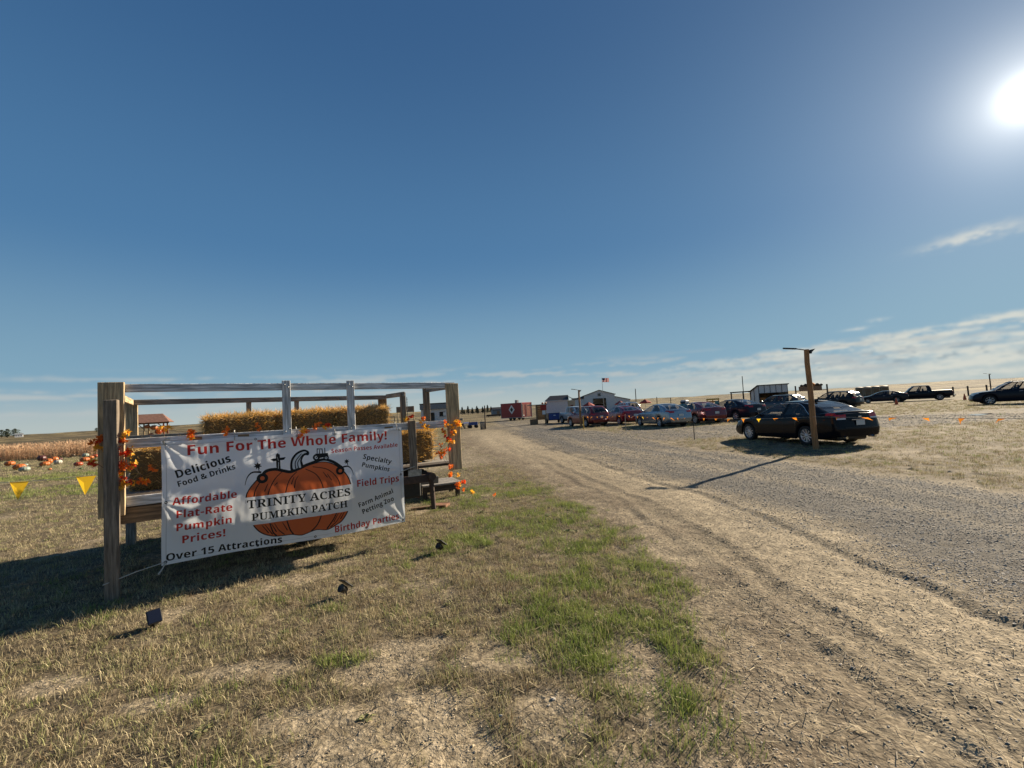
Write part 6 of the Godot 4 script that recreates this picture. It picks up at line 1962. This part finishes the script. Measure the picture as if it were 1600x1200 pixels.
	for x in [-2.40, 2.40]: bpart(hut, "side_wall", Vector3(x, 1.3, -0.05), Vector3(0.10, 2.6, 2.88), wht, 0.005)
	bpart(hut, "back_wall", Vector3(0, 1.3, -1.45), Vector3(4.68, 2.6, 0.10), wht, 0.005)
	bpart(hut, "floor", Vector3(0, 0.05, -0.03), Vector3(4.68, 0.08, 2.7), M["brown wood"], 0.005)
	bpart(hut, "roof", Vector3(0, 3.06, 0.1), Vector3(5.2, 0.9, 3.5), M["grey wall"], 0.02)
	bpart(hut, "roof_edge", Vector3(0, 3.595, 0.1), Vector3(5.3, 0.16, 3.6), M["dark roof"], 0.01)
	bpart(hut, "door", Vector3(-0.95, 1.03, 1.88), Vector3(0.05, 1.98, 0.72), M["brown wood"], 0.005)
	var hw := bpart(hut, "window_sill", Vector3(1.2, 1.28, 1.55), Vector3(1.2, 0.05, 0.14), wht, 0.005)
	bpart(hw, "shutter", Vector3(0.35, 0.42, -0.01), Vector3(0.5, 0.6, 0.03), M["lens white"], 0.004)
	var nb := thing("notice_board", "brown board raised on two pale posts beyond the wagon", "board", gp(-17.6, -70.0))
	bpart(nb, "board", Vector3(0, 2.8, 0), Vector3(2.9, 0.95, 0.08), M["sign board"])
	for x in [-1.3, 1.3]: bar(nb, "post", Vector3(x, -0.2, -0.1), Vector3(x, 2.9, -0.1), 0.12, 0.12, M["new lumber"])
	var gf := thing("metal_gate_frame", "dark square gate frame left of the brown notice board", "gate frame", gp(-19.9, -70.0))
	for x in [-0.5, 0.5]: bar(gf, "post", Vector3(x, -0.2, 0), Vector3(x, 1.7, 0), 0.1, 0.1, M["dark wood"])
	bar(gf, "rail", Vector3(-0.55, 1.72, 0), Vector3(0.55, 1.72, 0), 0.1, 0.1, M["dark wood"])
	# ---- pavilion with pumpkins
	var pv := thing("pavilion", "open timber pavilion with a red roof hung with pumpkins", "pavilion", gp(-51.4, -60.0), 0.55)
	for q in [Vector2(-2.2, 1.6), Vector2(0.1, 1.6), Vector2(2.2, 1.6), Vector2(-2.2, -1.6), Vector2(0.1, -1.6), Vector2(2.2, -1.6)]: bar(pv, "post", Vector3(q.x, -0.2, q.y), Vector3(q.x, 2.95, q.y), 0.16, 0.16, M["red wood"] if q.x > 1.0 else M["new lumber"])
	sheet(pv, "roof_slope", [Vector3(-2.9, 2.95, 2.2), Vector3(2.9, 2.95, 2.2), Vector3(1.9, 4.15, 0), Vector3(-1.9, 4.15, 0)], M["roof shingle"], 0.07)
	sheet(pv, "roof_slope", [Vector3(-2.9, 2.95, -2.2), Vector3(2.9, 2.95, -2.2), Vector3(1.9, 4.15, 0), Vector3(-1.9, 4.15, 0)], M["roof shingle"], 0.07)
	sheet(pv, "roof_slope", [Vector3(2.9, 2.95, 2.2), Vector3(2.9, 2.95, -2.2), Vector3(1.9, 4.15, 0)], M["roof shingle"], 0.07)
	sheet(pv, "roof_slope", [Vector3(-2.9, 2.95, 2.2), Vector3(-2.9, 2.95, -2.2), Vector3(-1.9, 4.15, 0)], M["roof shingle"], 0.07)
	for z in [1.6, -1.6]:
		bar(pv, "beam", Vector3(-2.4, 2.85, z + 0.1), Vector3(2.4, 2.85, z + 0.1), 0.06, 0.18, M["brown wood"])
		bar(pv, "rail", Vector3(-2.2, 1.0, z), Vector3(2.2, 1.0, z), 0.06, 0.1, M["new lumber"])
	for x in [-2.2, 0.1, 2.2]: bar(pv, "brace", Vector3(x, 2.1, 1.6), Vector3(x - 0.7, 2.85, 1.6), 0.06, 0.1, M["brown wood"])
	var hp := pumpkin_mesh(10, 0.85)
	for q in [Vector3(-1.3, 2.0, 1.7), Vector3(-0.8, 1.75, 1.75), Vector3(0.5, 2.15, 1.7), Vector3(1.2, 1.9, 1.7), Vector3(1.7, 1.3, 1.8), Vector3(-2.0, 1.2, 1.8), Vector3(-1.5, 0.9, 1.9), Vector3(0.9, 1.0, 1.8)]:
		var hang := part(pv, "hung_pumpkin", hp, [M["orange skin"], M["red skin"], M["orange skin"]][rng.randi() % 3], Transform3D(Basis().scaled(Vector3.ONE * rng.randf_range(0.6, 0.85)), q + Vector3(0, 0, 0.25)))
		if q.y > 1.6: tpart(pv, "hanging_cord", [q + Vector3.UP * 0.4, Vector3(q.x, 2.8, q.z)], 0.015, M["dark wood"], 4)
	# ---- pumpkins in front of the stalks
	var forms := [pumpkin_mesh(10, 0.78), pumpkin_mesh(12, 0.66), pumpkin_mesh(9, 0.9)]
	for p in [[Vector3(-32.317, -0.171, -27.568), 0.51, "orange", "small orange pumpkin nearest the left edge of the picture"],
		[Vector3(-26.947, -0.124, -23.433), 0.52, "orange", "large orange pumpkin touching the pale green pumpkin"],
		[Vector3(-24.735, -0.104, -21.735), 0.43, "pale", "pale green pumpkin lowest in the pumpkin row"],
		[Vector3(-29.848, -0.152, -26.266), 0.26, "pale", "small pale pumpkin half hidden behind the large orange one"],
		[Vector3(-34.198, -0.198, -31.145), 0.50, "maroon", "dark maroon pumpkin against the dry stalks"],
		[Vector3(-27.304, -0.133, -25.025), 0.46, "orange", "front orange pumpkin of the overlapping orange trio"],
		[Vector3(-29.530, -0.155, -27.281), 0.40, "orange", "middle orange pumpkin of the overlapping orange trio"],
		[Vector3(-31.443, -0.175, -29.398), 0.47, "orange", "rearmost orange pumpkin of the overlapping orange trio"],
		[Vector3(-32.102, -0.183, -30.373), 0.34, "maroon", "dark round pumpkin behind the white pumpkin"],
		[Vector3(-27.668, -0.140, -26.098), 0.39, "white", "white pumpkin in front of the dark round pumpkin"],
		[Vector3(-37.156, -0.237, -36.258), 0.27, "white", "tiny white pumpkin alone close to the dry stalks"],
		[Vector3(-23.677, -0.107, -23.369), 0.38, "red", "flat red orange pumpkin standing alone in the straw"],
		[Vector3(-26.696, -0.139, -26.742), 0.50, "orange", "big orange pumpkin near the weathered post"],
		[Vector3(-29.473, -0.168, -29.932), 0.37, "orange", "orange pumpkin behind the big one near the weathered post"],
		[Vector3(-32.902, -0.200, -33.017), 0.41, "pale", "grey green pumpkin at the back near the weathered post"],
		[Vector3(-23.449, -0.098, -21.728), 0.12, "orange", "tiniest orange pumpkin lying forward on the straw"],
		[Vector3(-30.645, -0.181, -31.455), 0.39, "red", "dark red pumpkin closest to the weathered post"],
		[Vector3(-20.945, -0.081, -20.799), 0.15, "green", "small dark green gourd on the straw"]]:
		var o := thing("pumpkin", p[3], "pumpkin", gp(p[0].x, p[0].z), rng.randf() * TAU, "pumpkins laid out on the straw")
		var f: int = 1 if p[2] == "red" else rng.randi() % 3
		o.scale = Vector3.ONE * maxf(p[1], 0.15)
		part(o, "flesh", forms[f], M[p[2] + " skin"])
		var hgt: float = [0.78, 0.66, 0.9][f] * 0.92
		tpart(o, "stem", [Vector3(0, hgt - 0.08, 0), Vector3(0.02, hgt + 0.05, 0.01), Vector3(0.08, hgt + 0.12, 0.03)], [0.07, 0.05, 0.045], M["stem"], 7)
	# ---- straw and stalks
	rng.seed = 5
	var stalk := MB.new()
	stalk.use_col = true
	stalk.tube([Vector3(0, -0.05, 0), Vector3(0.02, 0.7, 0), Vector3(0.05, 1.45, 0.02)], [0.012, 0.010, 0.005], 4, false)
	for k in 9:
		var y := 0.2 + k * 0.14
		var a := k * 2.4
		var d := Vector3(cos(a), 0, sin(a))
		var s := Vector3(-d.z, 0, d.x) * 0.022
		var p0 := Vector3(0.02, y, 0)
		var p1 := p0 + d * 0.07 + Vector3.UP * 0.20
		var p2 := p0 + d * 0.20 + Vector3.UP * (0.34 if k % 3 else 0.1)
		stalk.col = Color.WHITE * (0.75 + 0.06 * (k % 5))
		stalk.tri(p0, p1 + s, p1 - s)
		stalk.tri(p1 + s, p2, p1 - s)
	stalk.c.clear()
	for k in stalk.v.size(): stalk.c.append(Color.WHITE * (0.7 + 0.3 * fposmod(k * 0.371, 1.0)))
	var sm := mat("dry stalk", Color.WHITE, 0.85)
	sm.vertex_color_use_as_albedo = true
	sm.backlight_enabled = true
	sm.backlight = Color(0.95, 0.95, 0.95)
	var xs := PackedFloat32Array()
	for k in 5200:
		var f := rng.randf()
		var x := lerpf(-75.0, -33.6, f)
		var z := -34.5 - rng.randf() * 5.5 + 0.06 * (x + 33.0)
		if x - z * -0.0 > -33.0 - (-z - 34.5) * 0.35: continue
		var s := rng.randf_range(0.62, 1.1)
		put(xs, Vector3(x, ground_y(x, z), z), Basis(Vector3.UP, rng.randf() * TAU).rotated(Vector3.RIGHT, rng.randf_range(-0.12, 0.12)).scaled(Vector3(s, s * 0.78, s)), Color(0.74, 0.51, 0.32) * rng.randf_range(0.65, 1.25))
	multi("dry_stalks", stalk.done(), sm, xs, "standing strip of dry reddish tan stalks behind the pumpkins", "stalks")
	var pst := thing("corner_stake", "pale stake at the right end of the dry stalks", "stake", gp(-33.3, -35.0))
	bpart(pst, "post", Vector3(0, 0.75, 0), Vector3(0.09, 1.6, 0.09), M["grey wood"])
	bpart(pst, "cap", Vector3(0, 1.58, 0), Vector3(0.13, 0.08, 0.13), M["lens white"], 0.02)
	# ---- far farmsteads and tree lines
	far_tree_rows()
	var fh := thing("far_house", "tiny white farmhouse among dark trees on the left horizon", "house", gp(-327.0, -284.0), 0.8)
	fh.scale = Vector3.ONE * 0.36
	bpart(fh, "wall", Vector3(0, 2.4, 0), Vector3(10, 5.0, 7), wht)
	sheet(fh, "roof_slope", [Vector3(-5.4, 4.8, 3.9), Vector3(5.4, 4.8, 3.9), Vector3(5.4, 7.2, 0), Vector3(-5.4, 7.2, 0)], M["grey wall"], 0.2)
	sheet(fh, "roof_slope", [Vector3(-5.4, 4.8, -3.9), Vector3(5.4, 4.8, -3.9), Vector3(5.4, 7.2, 0), Vector3(-5.4, 7.2, 0)], M["grey wall"], 0.2)
	for x in [-3.0, 0.0, 3.0]: bpart(fh, "window", Vector3(x, 2.8, 3.52), Vector3(1.0, 1.4, 0.06), M["window pane"])
	var fb2 := thing("far_barn", "distant blue grey barn left of the red trailer", "barn", gp(-6.0, -150.0), 0.3)
	fb2.scale = Vector3.ONE * 0.62
	bpart(fb2, "wall", Vector3(0, 1.5, 0), Vector3(5.0, 3.2, 4.5), M["grey wall"])
	sheet(fb2, "roof_slope", [Vector3(-2.8, 2.6, 2.6), Vector3(2.8, 2.6, 2.6), Vector3(2.8, 4.2, 0), Vector3(-2.8, 4.2, 0)], M["dark roof"], 0.12)
	sheet(fb2, "roof_slope", [Vector3(-2.8, 2.6, -2.6), Vector3(2.8, 2.6, -2.6), Vector3(2.8, 4.2, 0), Vector3(-2.8, 4.2, 0)], M["dark roof"], 0.12)
	bpart(fb2, "door", Vector3(0.5, 1.0, 2.28), Vector3(1.6, 2.0, 0.05), M["brown wood"])
	for q in [["weathered flat cart lying in the straw beyond the road", gp(-13.2, -88.0), 5.5], ["long dark low stack of timber by the far fence", gp(-5.4, -118.0), 4.2]]:
		var o := thing("timber_stack", q[0], "timber", q[1], 0.1)
		for k in 4: bar(o, "board", Vector3(-q[2] * 0.5, 0.25 + 0.24 * (k / 2), -0.4 + 0.8 * (k % 2)), Vector3(q[2] * 0.5, 0.25 + 0.24 * (k / 2), -0.4 + 0.8 * (k % 2)), 0.7, 0.22, M["grey wood"] if q[2] > 5.0 else M["dark wood"])
		for x in [-0.35, 0.35]: bpart(o, "bearer", Vector3(x * q[2], 0.07, 0), Vector3(0.2, 0.16, 1.6), M["dark wood"])

func tree_crown(sd: int, conifer: bool) -> ArrayMesh:
	var r := RandomNumberGenerator.new()
	r.seed = sd
	var b := MB.new()
	for k in 900:
		var h := r.randf()
		var w := (1.0 - h) * 0.34 + 0.03 if conifer else 0.55 * sqrt(maxf(0.02, 1.0 - pow(h * 2.0 - 1.0, 2.0))) * (0.75 + 0.25 * sin(h * 17.0 + sd))
		var a := r.randf() * TAU
		var rad := w * sqrt(r.randf()) * (0.8 + 0.3 * sin(a * 3.0 + sd + h * 9.0))
		var p := Vector3(cos(a) * rad, 0.15 + h * 0.85, sin(a) * rad)
		var s := 0.05
		var d := Vector3(r.randf_range(-1, 1), r.randf_range(-1, 1), r.randf_range(-1, 1)) * s
		var e := Vector3(r.randf_range(-1, 1), r.randf_range(-1, 1), r.randf_range(-1, 1)) * s
		b.tri(p - d, p + e, p + d)
	return b.done()

func far_tree_rows() -> void:
	var lf := mat("far leaf", lin(0.045, 0.06, 0.035), 0.9)
	var forms := [tree_crown(1, false), tree_crown(2, false), tree_crown(3, true), tree_crown(4, true)]
	# groups: [centre x, z, count, step x, step z, height, form, words]
	var rows := [[-372.0, -300.0, 7, 4.2, 0.0, 5.4, 0, "dark round tree by the white farmhouse on the left horizon"], [-300.0, -310.0, 4, 5.0, 0.0, 5.0, 1, "dark round tree on the horizon left of the weathered post"], [-26.0, -205.0, 12, 1.35, -0.3, 3.6, 2, "dark evergreen of the windbreak row on the far horizon"]]
	var ord := ["first", "second", "third", "fourth", "fifth", "sixth", "seventh", "eighth", "ninth", "tenth", "eleventh", "twelfth"]
	for w in rows:
		for k in w[2]:
			var x: float = w[0] + w[3] * k + rng.randf_range(-0.8, 0.8)
			var z: float = w[1] + w[4] * k + rng.randf_range(-3, 3)
			var o := thing("far_tree", "%s from the left, %s" % [ord[k], w[7]], "tree", gp(x, z), rng.randf() * TAU, "trees on the horizon")
			var h: float = w[5] * rng.randf_range(0.65, 1.15)
			part(o, "crown", forms[w[6] + (k % 2 if w[6] != 1 else 0)], lf, Transform3D(Basis().scaled(Vector3(h * (1.0 if w[6] < 2 else 0.8), h, h)), Vector3.ZERO))
			tpart(o, "trunk", [Vector3(0, -0.3, 0), Vector3(0, h * 0.5, 0)], [h * 0.03, h * 0.015], M["dark wood"], 6)
